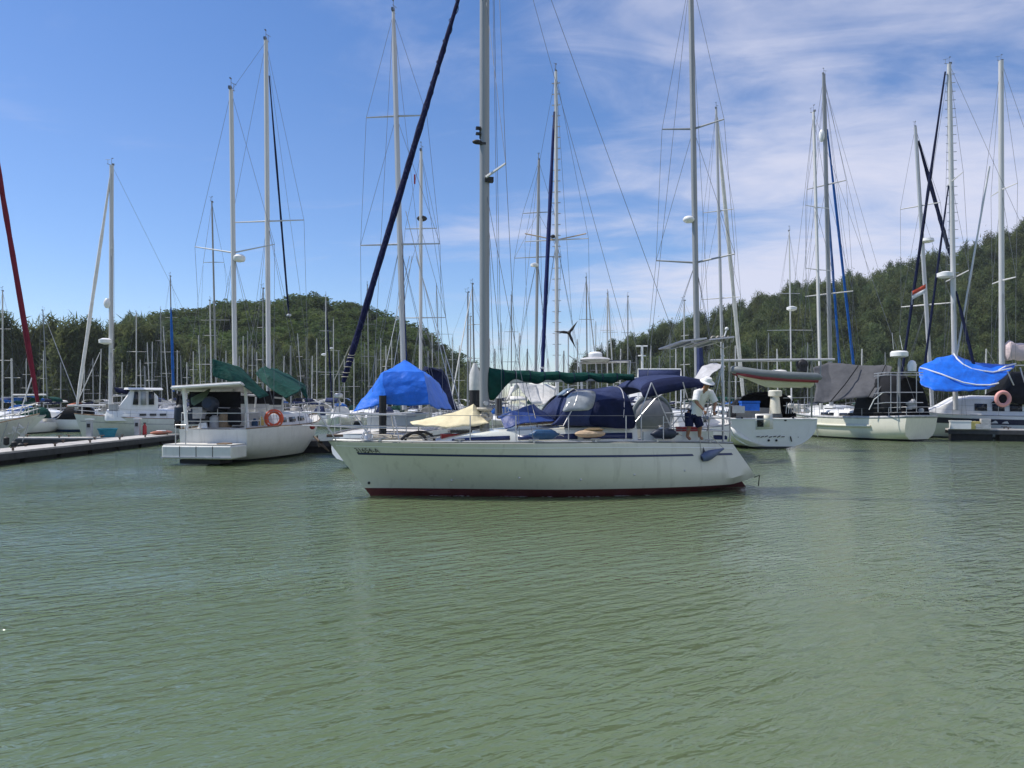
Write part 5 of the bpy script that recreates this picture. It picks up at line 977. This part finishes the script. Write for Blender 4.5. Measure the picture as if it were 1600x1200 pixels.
for f in [i / 8 for i in range(9)]:
    x = Lx * lerp(.10, .93, f); w = lerp(.1, .5, sm(0, .5, f)); zt = lerp(.72, .34, sm(0, .6, f)); zk = lerp(.52, .02, sm(0, .45, f)) ; rows.append([Vector((x, -w, zt)), Vector((x, -w * .7, lerp(zk, zt, .35))), Vector((x, 0, zk)), Vector((x, w * .7, lerp(zk, zt, .35))), Vector((x, w, zt))])
MB().grid(rows).build('hull', CREAM, e, solid=.03); MB().ell((Lx * .56, 0, .80), (.42, .35, .10), 14, 6).build('seat', WCANV, e)
MB().box((Lx * .83, 0, 1.02), (.36, .40, .46)).ell((Lx * .83, 0, 1.14), (.3, .24, .28)).box((Lx * .86, 0, .4), (.12, .12, 1.0)).build('outboard', RUBBER, e); MB().box((Lx * .945, 0, .45), (.05, .9, .4)).build('transom_board', TEAK, e)

# cream canoe stern hull with the grey tarp
N_ = yacht('sailboat', 'chunky cream hulled cutter under a grey tarp with a radar post at its stern', 'sailboat', (20.0, 57.0), (24.7, 46.6), 3.7, (1.7, 1.35, 1.45), CREAM, BLK, .12, cabin=(2.8, 8, 2.2, .5), rake=1.3, tr=-.25, tw=.72, ov=.0, vee=.5, draft=.6, windows=2)
H = N_.H; e = N_.e
H.band(MB(), lambda t: H.sheer(t) * .58, lambda t: H.sheer(t) * .70, .36, .80, n=14, k=1, off=.05, sides=(-1, 1)).build('rubbing_strake', CREAM, e, solid=.06)
H.band(MB(), lambda t: H.sheer(t) * .98, lambda t: H.sheer(t) * 1.09, .02, 1, n=24, k=1, off=-.01, sides=(-1, 1), close=True).build('bulwark', GREYC, e, solid=.04)
nm = mast(N_, N_.w(1283, 640, 52), N_.w(1271, 175, 52), .12, WMAST, spr=[(.47, 1.2), (.68, 1.05)], chain=(1.6, 1.4), wire=.012, fore=(-.3, 0, 1.8), back=(11.3, 0, 1.5))
wcloth('tarp', [[W(1272, 574, 50.5), W(1294, 566, 51), W(1340, 571, 50), W(1384, 570, 49), W(1394, 572, 48)], [W(1274, 604, 49.5), W(1298, 598, 49.8), W(1342, 594, 49.2), W(1378, 588, 48.6), W(1386, 590, 48)], [W(1272, 628, 48.6), W(1296, 628, 48.4), W(1330, 622, 48.2), W(1358, 620, 47.9), W(1366, 622, 47.6)]], GREYT, 'large grey tarp draped over the cutter from its boom to the rail', 'tarp', wob=.04)
GT = bpy.data.objects['tarp.003'] if 'tarp.003' in bpy.data.objects else [o for o in col.objects if o.name.startswith('tarp')][-1]
for a_, b_2, r_ in ((W(1341, 571.5, 49.7), W(1298, 627, 48.1), .035), (W(1384, 570, 48.8), W(1357, 620, 47.6), .03)): MB().tube([a_ - GT.location, lerp(a_, b_2, .5) - GT.location + Vector((0, -.12, -.03)), b_2 - GT.location], r_, 5).build('seam', BLACK, GT)
MB().grid(arch_rows([(7.6, 1.5, 8.2, 3.9, 1.5), (9.3, 1.5, 9.3, 4.15, 1.5), (10.9, 1.5, 10.5, 3.9, 1.35)], 12)).build('cockpit_enclosure', BLACK, e, solid=.02)
MB().tube([N_.w(1405, 640, 46.8), N_.w(1405, 558, 46.8)], .07, 8).build('radar_post', ALUD, e); rd = MB().lathe([(.36, 0), (.50, .05), (.50, .28), (.42, .36), (.02, .40)], N_.w(1405, 558, 46.8), 18).build('radome', WHITE, e)
MB().lathe([(.24, 0), (.25, .4), (.18, .58), (.06, .66)], N_.w(1425, 580, 46.6), 12).build('vent_can', WHITE, e)
for y in (582, 586, 613, 629): MB().tube([N_.w(1366, y + 2, 47.4), N_.w(1384, y, 46.5), N_.w(1420, y, 46.4), N_.w(1442, y, 47)], .028, 6).build('stern_rail', STEEL, e)
for px in (1372, 1392, 1402, 1432): MB().tube([N_.w(px, 582, 46.6), N_.w(px, 644, 46.6)], .024, 6).build('stern_post', STEEL, e)
MB().tube([N_.w(1358, 640, 47.6), N_.w(1366, 624, 47.4), N_.w(1380, 613, 47)], .03, 6).tube([N_.w(1396, 546, 46.8), N_.w(1394, 520, 46.8)], .014, 4).tube([N_.w(1410, 546, 46.8), N_.w(1406, 524, 46.8)], .02, 4).build('antenna', WHITE, e)
for px, py in ((1272, 690), (1278, 690)): MB().tube([N_.w(px, 656, 52), N_.w(px + 6, 682, 52)], .03, 5).build('boarding_ladder', STEEL, e)
for k in range(8): MB().ell(N_.w(random.uniform(1412, 1444), random.uniform(624, 642), 46.9), (.16, .16, random.uniform(.1, .25)), 8, 5).build('stern_gear', GREYC, e)
# big sloop behind it, with two bright blue furled headsails
R_ = yacht('sailboat', 'tall sloop with two bright blue furled headsails beyond the grey tarp', 'sailboat', (W(1352, 600, 64).x, 64, 0), (W(1235, 600, 57).x, 57, 0), 4.2, (1.8, 1.5, 1.4), WHITE, BLUEAF, .1, cabin=(3, 7, 2.4, .6), rake=1.2)
rm = mast(R_, R_.w(1299, 640, 60), R_.w(1287, 116, 60), .2, ALUD, spr=[(.345, 1.95), (.67, 1.6)], sweep=.0, chain=(1.9, 1.5), wire=.014, n=10)
furled(R_, R_.w(1290, 180, 60.2), R_.w(1337, 600, 63), .11, BLUEF, .05, 1., 'furled_headsail'); furled(R_, R_.w(1291, 280, 60.1), R_.w(1314, 600, 61.5), .10, BLUEF, .05, 1., 'furled_staysail')
MB().ell(R_.w(1284, 212, 59.8), (.22, .22, .5)).build('radar_reflector', WHITE, rm)
for px, yb in ((1345, 560), (1372, 420), (1338, 560), (1252, 560), (1241, 560), (1360, 440)): MB().tube([R_.w(1288, 130, 60), R_.w(px, yb, 60)], .013, 3, False).build('stay_wire', WIRE, R_.e)
# right blue tarp boat
O_ = yacht('sailboat', 'white cruiser with a navy band lying under the blue awning at the right', 'sailboat', (26.0, 52.5), (38.5, 49.5), 4.0, (1.75, 1.45, 1.4), WHITE, BLK, .1, cabin=(1.6, 10, 2.7, 1.25), windows=5, rake=1.3, tw=.8, stripes=[(.62, .86, NAVYP)])
om = mast(O_, O_.w(1493, 640, 50.5), O_.w(1483, 100, 50.5), .165, WMAST, spr=[(.38, 2.3), (.66, 1.75)], sweep=.1, up=.06, chain=(1.9, 1.5), wire=.012, fore=(0, 0, 1.8), back=(12.5, 0, 1.5), n=10)
furled(O_, O_.w(1477, 112, 50.5), O_.w(1404, 620, 51.8), .095, NAVY, 0, 1, 'furled_headsail'); furled(O_, O_.w(1482, 290, 50.5), O_.w(1441, 600, 51), .075, NAVY, 0, 1, 'furled_staysail')
furled(O_, O_.w(1494, 455, 50.4), O_.w(1524, 580, 50), .10, NAVY, 0, 1, 'mizzen_staysail'); MB().tube([O_.w(1546, 260, 50.4), O_.w(1494, 560, 50.4)], .06, 6).build('spinnaker_pole', WMAST, om)
for k in range(24): MB().box(O_.w(1484.2 + k * .26, 116 + k * 13.5, 50.5), (.62, .06, .03)).build('mast_step', STEEL, om)
MB().lathe([(.3, 0), (.5, .06), (.5, .3), (.2, .4)], O_.w(1477, 434, 50.2), 14).build('radar', WHITE, om)
rows = [[W(1437, 574, 50), W(1462, 560, 50.5), W(1490, 553, 50.5), W(1515, 564, 50.4), W(1550, 569, 50.2), W(1588, 568, 50)], [W(1435, 590, 49.4), W(1462, 583, 49.2), W(1492, 577, 49.2), W(1520, 582, 49.1), W(1552, 584, 49), W(1578, 580, 49.2)], [W(1437, 602, 48.6), W(1460, 611, 48), W(1490, 612, 48), W(1520, 610, 48), W(1545, 606, 48), W(1558, 602, 48.4)]]
wcloth('boom_awning', rows, TARPB, 'bright blue awning with white tape lines spread over the boom at the right', 'awning', wob=.05)
def onrow(u, v):
    i, j = min(4, int(u)), min(1, int(v)); a_ = lerp(rows[j][i], rows[j][i + 1], u - i); b_2 = lerp(rows[j + 1][i], rows[j + 1][i + 1], u - i); p = lerp(a_, b_2, v - j)
    return p + (Vector((0, 0, EYE)) - p).normalized() * .09 + Vector((0, 0, .04))
for path in (((2, .02), (2.2, .3), (2.5, .55), (3, .75), (3.5, .85), (4, .9), (4.6, .8), (5, .7)), ((0, .1), (.4, .5), (.8, .85), (1.3, 1.15), (1.8, 1.4), (2.5, 1.62), (3.2, 1.75), (4, 1.85), (5, 1.9)), ((4.3, .75), (4.6, .4), (5, .1))):
    c = [onrow(*q) for q in path]; o = MB().tube([O_.I @ p for p in c], .05, 6).build('white_tape', REFL, O_.e)
MB().grid(arch_rows([(5.3, 2.3, 6.3, 3.2, 1.55), (6.3, 2.3, 6.9, 4.35, 1.65), (9.5, 2.0, 9.5, 4.4, 1.7), (12.6, 1.5, 12.3, 4.2, 1.6)], 12)).build('cockpit_enclosure', BLACK, O_.e, solid=.02)
for a_, b_2 in (((1574, 580), (1584, 602)), ((1594, 574), (1601, 598)), ((1586, 571), (1600, 571))): MB().tube([O_.w(a_[0], a_[1], 47.8), O_.w(b_2[0], b_2[1], 47.8)], .04, 6).build('enclosure_tube', STEEL, O_.e)
lifebuoy(1567, 623, 47.6, .40, PINKB, 'faded pink horseshoe lifebuoy on the rail at the far right', 0, False)
S_ = yacht('sailboat', 'grey leaning mast yacht with a white radar half hidden behind the blue awning', 'sailboat', (W(1400, 600, 60).x, 60, 0), (W(1480, 600, 68).x, 68, 0), 3.6, (1.6, 1.3, 1.3), WHITE, BLK, .1, cabin=(3, 7, 2.2, .5), rake=1.2)
sm_ = mast(S_, S_.w(1457, 640, 62), S_.w(1430, 198, 62), .20, ALU, spr=[(.37, 1.9), (.72, 1.5)], sweep=0, chain=(1.7, 1.4), wire=.014)
MB().lathe([(.3, 0), (.55, .08), (.5, .3), (.1, .36)], S_.w(1448, 379, 61.7), 14).build('radar', WHITE, sm_)
furled(S_, S_.w(1435, 220, 62), S_.w(1485, 400, 61.5), .15, NAVY, 0, 1, 'furled_headsail')
T_ = yacht('sailboat', 'white masted yacht with a pale pink sail cover at the right edge', 'sailboat', (W(1490, 600, 58).x, 58, 0), (W(1490, 600, 58).x + 12, 57, 0), 3.8, (1.6, 1.4, 1.3), WHITE, BLK, .1, cabin=(3, 9, 2.3, .6), rake=1.2)
tm_ = mast(T_, T_.w(1565.5, 640, 57.5), T_.w(1564, 95, 57.5), .20, WMAST, spr=[(.37, 1.6), (.63, 1.8)], sweep=.1, chain=(1.7, 1.4), wire=.014, fore=(0, 0, 1.8), back=(12, 0, 1.4), n=10, taper=.9)
boom(T_, T_.w(1568, 556, 57.5), T_.w(1660, 562, 57.2), WMAST, PINKC, .1, .75)
fl = Frame('flag', W(1425, 462, 51.0), 0, 'small red and white flag flying beside the navy furled headsail', 'flag')
MB().tube([(0, 0, -.6), (0, 0, .3)], .02, 5).build('halyard_stick', STEEL, fl.e)
rows = [[Vector((x, .06 * math.sin(x * 7), z + x * .55)) for z in (-.28, .0)] for x in [i * .18 for i in range(6)]]; MB().grid(rows).build('white_stripe', CLOTHW, fl.e, solid=.01)
rows = [[Vector((x, .06 * math.sin(x * 7), z + x * .55)) for z in (.0, .28)] for x in [i * .18 for i in range(6)]]; MB().grid(rows).build('red_stripe', mat('red flag cloth', (.55, .09, .05), .8), fl.e, solid=.01)
# boxes on the right dock
def bx(name, px, Y, d, m, label, cat, z=.72):
    q = W(px, 600, Y); f = Frame(name, (q.x, q.y, z), R(-20), label, cat); MB().box((0, 0, d[2] / 2), d).build('case', m, f.e); MB().box((0, 0, d[2] + .03), (d[0] * 1.06, d[1] * 1.06, .06)).build('lid', m, f.e)
bx('dock_box', 1500, 47.6, (1.1, .55, .45), WHITE, 'white dock box on the right dock finger', 'box'); bx('dock_crate', 1521, 47.4, (.6, .5, .4), YELLOW, 'pale yellow crate on the right dock finger', 'crate')
f = Frame('boarding_steps', (W(1535, 600, 47.2).x, 47.2, .72), R(-20), 'grey boarding steps on the right dock finger', 'steps'); MB().box((0, 0, .16), (.8, .5, .32)).build('tread', GREYC, f.e); MB().box((.15, 0, .48), (.5, .5, .3)).build('upper_tread', GREYC, f.e)

# ------------------------------------------------------------------ the far rows of moored yachts, one by one
FM = mat('far mast grey', (.50, .50, .48), .5, .1, var=.15); FMD = mat('far mast dark', (.22, .23, .23), .5, .1, var=.15)
COV = [NAVY, NAVY, NAVYL, BLUEF, WCANV, WCANV, GREYC, GREYC, GREEN]
far_i = 0
def far(px, topy, label, dpx=0, lite=False, m=FM, spr=((.45, .9), (.7, .7)), furl=None, radar=None, hd=None, hull=WHITE, cover=None, Y=None, tz=None):
    """a moored yacht whose mast foot stands near photo pixel px and whose masthead reaches topy; dpx = lean of the top"""
    global far_i; far_i += 1; r = random.Random(far_i * 13 + 5)
    tz = tz or r.uniform(12.5, 15.5); Y = Y or min(128, max(58, (tz - EYE) * FOC / (HOR - topy))); tz = EYE + (HOR - topy) * Y / FOC
    L = min(14, max(8.5, tz * .78)); B = L * .31; x = (px - 800) * Y / FOC; a = R(hd if hd is not None else r.choice([90, 90, -90, 80, 100, -80, 70, 20]) + r.uniform(-12, 12))
    d = Vector((math.cos(a), math.sin(a), 0)); bow = Vector((x, Y, 0)) - d * L * .42; fb = (1.35 * L / 11, 1.05 * L / 11, 1. * L / 11)
    fr = Frame('sailboat', (bow.x, bow.y, 0), a, label, 'sailboat', 'sailboats moored in the far rows'); H = Hull(L, B, fb, .4, 1., r.uniform(-.1, .4), .72); e = fr.e
    H.band(MB(), lambda t: max(.08, H.zb(t) + .03), H.sheer, n=12, k=3, close=True).build('hull', hull, e); H.band(MB(), lambda t: min(-.02, H.zb(t)), lambda t: max(.08, H.zb(t) + .03), n=12, k=1, close=True).build('antifouling', r.choice([BLK, BLUEAF, RED]), e)
    H.deck(n=10).build('deck', DECK, e)
    xs = [L * q for q in (.27, .34, .45, .6, .68)]; c = trunk(MB(), xs, [B * .26, B * .31, B * .34, B * .34, B * .33], [.12, .36, .48, .52, .5], [H.sheer(q / L) for q in xs]).build('cabin', WHITE, e)
    for s_ in (() if lite else (-1, 1)): MB().box((L * .5, s_ * B * .338, H.sheer(.5) + .22), (L * .2, .04, .16)).build('window', GLASS, c)
    cv = cover or r.choice(COV)
    foot = fr.w(px, 640, Y); foot.y = 0; foot.x = L * .42; top = fr.I @ W(px + dpx, topy, Y)
    mk = mast(fr, Vector((foot.x, 0, fb[1])), top, .085 if m is FM else .08, m, spr=spr, sweep=.1, chain=(B * .46, fb[1]), wire=.009, n=6, lower=False, fore=(0, 0, fb[0]), back=(L, 0, fb[2]), furl=furl, gear=topy < 500)
    boom(fr, (foot.x + .1, 0, fb[1] + 1.45), (foot.x + L * .38, 0, fb[1] + 1.35), m, cv, .06, .15)
    if r.random() < .75: MB().grid(arch_rows([(L * .66, fb[1] + .3, L * .67, fb[1] + .6, B * .3), (L * .69, fb[1] + .3, L * .70, fb[1] + 1.15, B * .34), (L * .80, fb[1] + .3, L * .78, fb[1] + 1.2, B * .34)], 8)).build('spray_hood', cv, e, solid=.03)
    if r.random() < .5: MB().grid(arch_rows([(L * .80, fb[1] + 1.6, L * .81, fb[1] + 2.0, B * .36), (L * .97, fb[1] + 1.6, L * .95, fb[1] + 2.0, B * .36)], 8)).build('bimini', cv, e, solid=.03)
    for q in (() if lite else (.3, .6)): MB().tube([H.S(t, H.sheer(t), -1, -.05) + Vector((0, 0, q)) for t in (.02, .2, .4, .6, .8, 1)] + [H.S(t, H.sheer(t), 1, -.05) + Vector((0, 0, q)) for t in (1, .8, .6, .4, .2, .02)], .012, 3).build('guard_rail', STEEL, e)
    if radar: MB().lathe([(.1, -.1), (.28, 0), (.28, .16), (.1, .22)], fr.I @ W(px + dpx * .5 - 3, radar, Y - .3), 10).build('radar', WHITE, mk)
    return fr
FU = lambda m, r=.10: (r, m, .04, .96)
far(4, 455, 'far boat whose thin mast stands hard against the left edge', hd=95)
far(41, 560, 'small far boat with a short mast left of the maroon headsail foot')
far(75, 485, 'far boat with a thin leaning mast right of the maroon headsail', dpx=-8, m=FMD, furl=FU(GREYC, .05), hd=172)
far(68, 548, 'far boat with a short triple spreader mast beside the thin leaning mast', spr=((.3, .8), (.55, .7), (.85, .5)))
far(155, 545, 'far boat with twin rigging lines slanting left behind the motor sailer bow', dpx=3, furl=FU(WCANV, .07), hd=30)
far(213, 491, 'far boat with a grey mast and a low crosstree above the pilothouse', spr=((.28, 1.1), (.62, 1.3)), hd=90)
far(221, 562, 'far boat with a short thin mast just right of the pilothouse mast row', dpx=-2)
far(235, 535, 'left boat of the close mast pair above the pilothouse roof', dpx=-5, hd=85)
far(237, 534, 'right boat of the close mast pair above the pilothouse roof', dpx=1, hd=95)
far(253, 484, 'far boat with a dull mast just left of the blue sleeved mast', dpx=-2, m=FMD, spr=((.35, .9), (.7, .7)))
far(264, 510, 'far boat with a pale stay leaning right at the left gantry corner', dpx=-9)
b_ = far(270, 432, 'far boat with a blue sail sleeve along its whole mast left of the ketch', dpx=-4, m=FMD, tz=16, furl=None, hd=88)
furled(b_, b_.I @ W(267, 480, 75), b_.I @ W(271, 612, 75), .14, BLUEF, 0, 1, 'mast_sleeve')
far(277, 547, 'far boat whose short mast shows above the left part of the gantry roof')
far(285, 555, 'far boat with a thin dark stick mast over the gantry roof', dpx=-3, m=FMD)
far(302, 549, 'far boat with a pale stubby mast over the middle of the gantry roof')
far(315, 524, 'far boat with a pale mast topped by a white fitting over the gantry', dpx=-5, spr=((.3, 1.2), (.62, .6)), hd=92)
far(321, 538, 'far boat with a thin mast close left of the green awning peak', m=FMD)
far(331, 470, 'far boat whose thin pale mast rises just left of the ketch mizzen', dpx=-3)
T1 = far(339, 316, 'tall grey masted yacht standing left of the ketch mizzen mast', dpx=-8, m=FMD, tz=17.5, spr=((.45, 1.1), (.72, .8)), hd=88)
far(380, 525, 'far boat with a short mast low between the two ketch masts')
far(387, 517, 'far boat with a slate mast right of the ketch mizzen', m=FMD)
far(394, 540, 'far boat with a white stub mast right between the ketch masts')
far(411, 451, 'far boat with a dark green topped mast hugging the ketch main mast', m=FMD)
far(473, 521, 'far boat with a pale mast leaning left above the right green awning', dpx=-8)
far(481, 527, 'far boat with a thin brown mast right of the leaning pale mast', m=FMD, dpx=-3)
far(495, 529, 'far boat with its own small crosstree low down left of the blue stripe mast', spr=((.25, .9), (.55, .6)))
far(509, 462, 'far white boat showing its cabin end on left of the navy headsail foot', tz=15, furl=(.11, NAVY, .1, .98), hd=-86, spr=((.35, .9), (.7, .7)), radar=555)
far(521, 499, 'far boat with a curved crosstree and white lamp near the navy headsail', spr=((.4, 1.9), (.66, 1.)), radar=545, hd=90)
far(538, 556, 'far boat with a short mast partly behind the navy headsail')
far(570, 536, 'far boat with a mast just right of the navy headsail foot', m=FMD)
far(577, 446, 'far boat with a tall thin mast crossing the hill right of the navy headsail', dpx=-3, m=FMD, hd=90)
far(595, 528, 'far boat with a pale mast rising from the left shoulder of the blue tent')
far(613, 526, 'far boat with a short white mast beside the blue tent peak', dpx=-1)
far(645, 560, 'far boat with a stub mast right of the blue tent peak', m=FMD)
far(688, 448, 'far boat with a dark mast and wide high crosstree above the navy tent', dpx=-6, m=FMD, tz=17, spr=((.62, 1.9), (.35, .9)), hd=90)
far(707, 527, 'far boat with a short mast right of the navy tent')
far(731, 457, 'left boat of the trio of masts left of the main mast', m=FMD)
far(735, 495, 'middle boat of the trio of masts left of the main mast')
far(743, 444, 'right boat of the trio of masts left of the main mast', dpx=-5, m=FMD, furl=FU(WCANV, .05), hd=60)
far(787, 504, 'far boat with a thin grey mast right of the main mast', dpx=-4, m=FMD)
far(799, 462, 'far boat with a dark mast seen through the main shrouds', m=FMD, dpx=0)
far(918, 434, 'far boat with a dark topped mast left of the white radome', dpx=-2, m=FMD, furl=FU(FMD, .05), hd=100)
far(931, 502, 'far boat with a short dark mast behind the white radome', m=FMD)
far(949, 459, 'far boat with a white mast right of the radome', hd=86)
far(962, 462, 'far boat with a pale pole leaning beside the white mast right of the radome', dpx=-12)
far(981, 464, 'far boat with a tall dark mast above the end of the green boom', m=FMD)
far(1069, 470, 'far boat with a thin white mast left of the tall grey mast', dpx=0)
far(1047, 520, 'far boat with a brownish mast behind the left solar panel', m=FMD)
far(1186, 530, 'far boat with a thin mast right of the white furled headsail', m=FMD, dpx=-4)
Q_ = far(1237, 361, 'white masted yacht with a radar on its wide crosstree above the hanging dinghy', dpx=-4, tz=17.5, m=WMAST, spr=((.46, 2.0), (.66, .9)), hd=88)
MB().lathe([(.15, -.1), (.4, 0), (.4, .2), (.15, .28)], Q_.I @ W(1237, 484, 62), 12).build('radar', WHITE, [c for c in Q_.e.children if c.name.startswith('mast')][0])
for k, (px, yt) in enumerate([(20, 560), (95, 566), (130, 572), (146, 560), (190, 566), (228, 572), (292, 566), (346, 560), (354, 548), (373, 556), (403, 550), (428, 530), (442, 556), (455, 540), (487, 556), (531, 548), (553, 560), (586, 552), (604, 540), (668, 548), (677, 520), (697, 555), (716, 540), (752, 560), (764, 530), (775, 545), (812, 520), (822, 545), (857, 560), (880, 548), (904, 530), (940, 535), (968, 545), (995, 555), (1016, 540), (1032, 556), (1056, 545), (1106, 550), (1150, 540), (1200, 520), (1216, 545), (1262, 535), (1345, 545), (1384, 550), (1540, 545)]):
    far(px, yt, by_place(('thin masted boat', 'bare masted sloop', 'small moored yacht')[k % 3] + ' in the far rows', px), dpx=(k * 7 % 5) - 2, lite=True, m=(FM, FMD)[k % 2], Y=58 + (k * 29 % 60), spr=((.5, .8),) if k % 3 else ((.4, .9), (.7, .6)))
mb_ = Frame('motor_yacht', (W(1004, 600, 74).x, 74, 0), R(95), 'white motor yacht with a cross shaped aerial mast left of the solar panels', 'motorboat'); Hm = Hull(12, 4, (2.0, 1.6, 1.4), .4, 1.2, .0, .9)
Hm.band(MB(), lambda t: .1, Hm.sheer, n=14, close=True).build('hull', WHITE, mb_.e); Hm.deck().build('deck', DECK, mb_.e); trunk(MB(), [3, 4.5, 9, 9.4], [1.4, 1.7, 1.7, 1.6], [.3, 1.8, 1.9, 1.7], [1.6] * 4).build('saloon', WHITE, mb_.e)
trunk(MB(), [4.6, 4.8, 8.6, 8.9], [1.71, 1.73, 1.73, 1.71], [.5, .62, .62, .5], [2.3] * 4).build('window_band', GLASS, mb_.e); am = MB().tube([mb_.w(1004, 600, 74), mb_.w(1003, 540, 74)], .12, 6).build('aerial_mast', WHITE, mb_.e)
for y, w in ((541, 9), (556, 6)): MB().tube([mb_.w(1003 - w, y, 74), mb_.w(1003 + w, y, 74)], .07, 5).build('aerial_arm', WHITE, am)

if HAZE: add_haze()
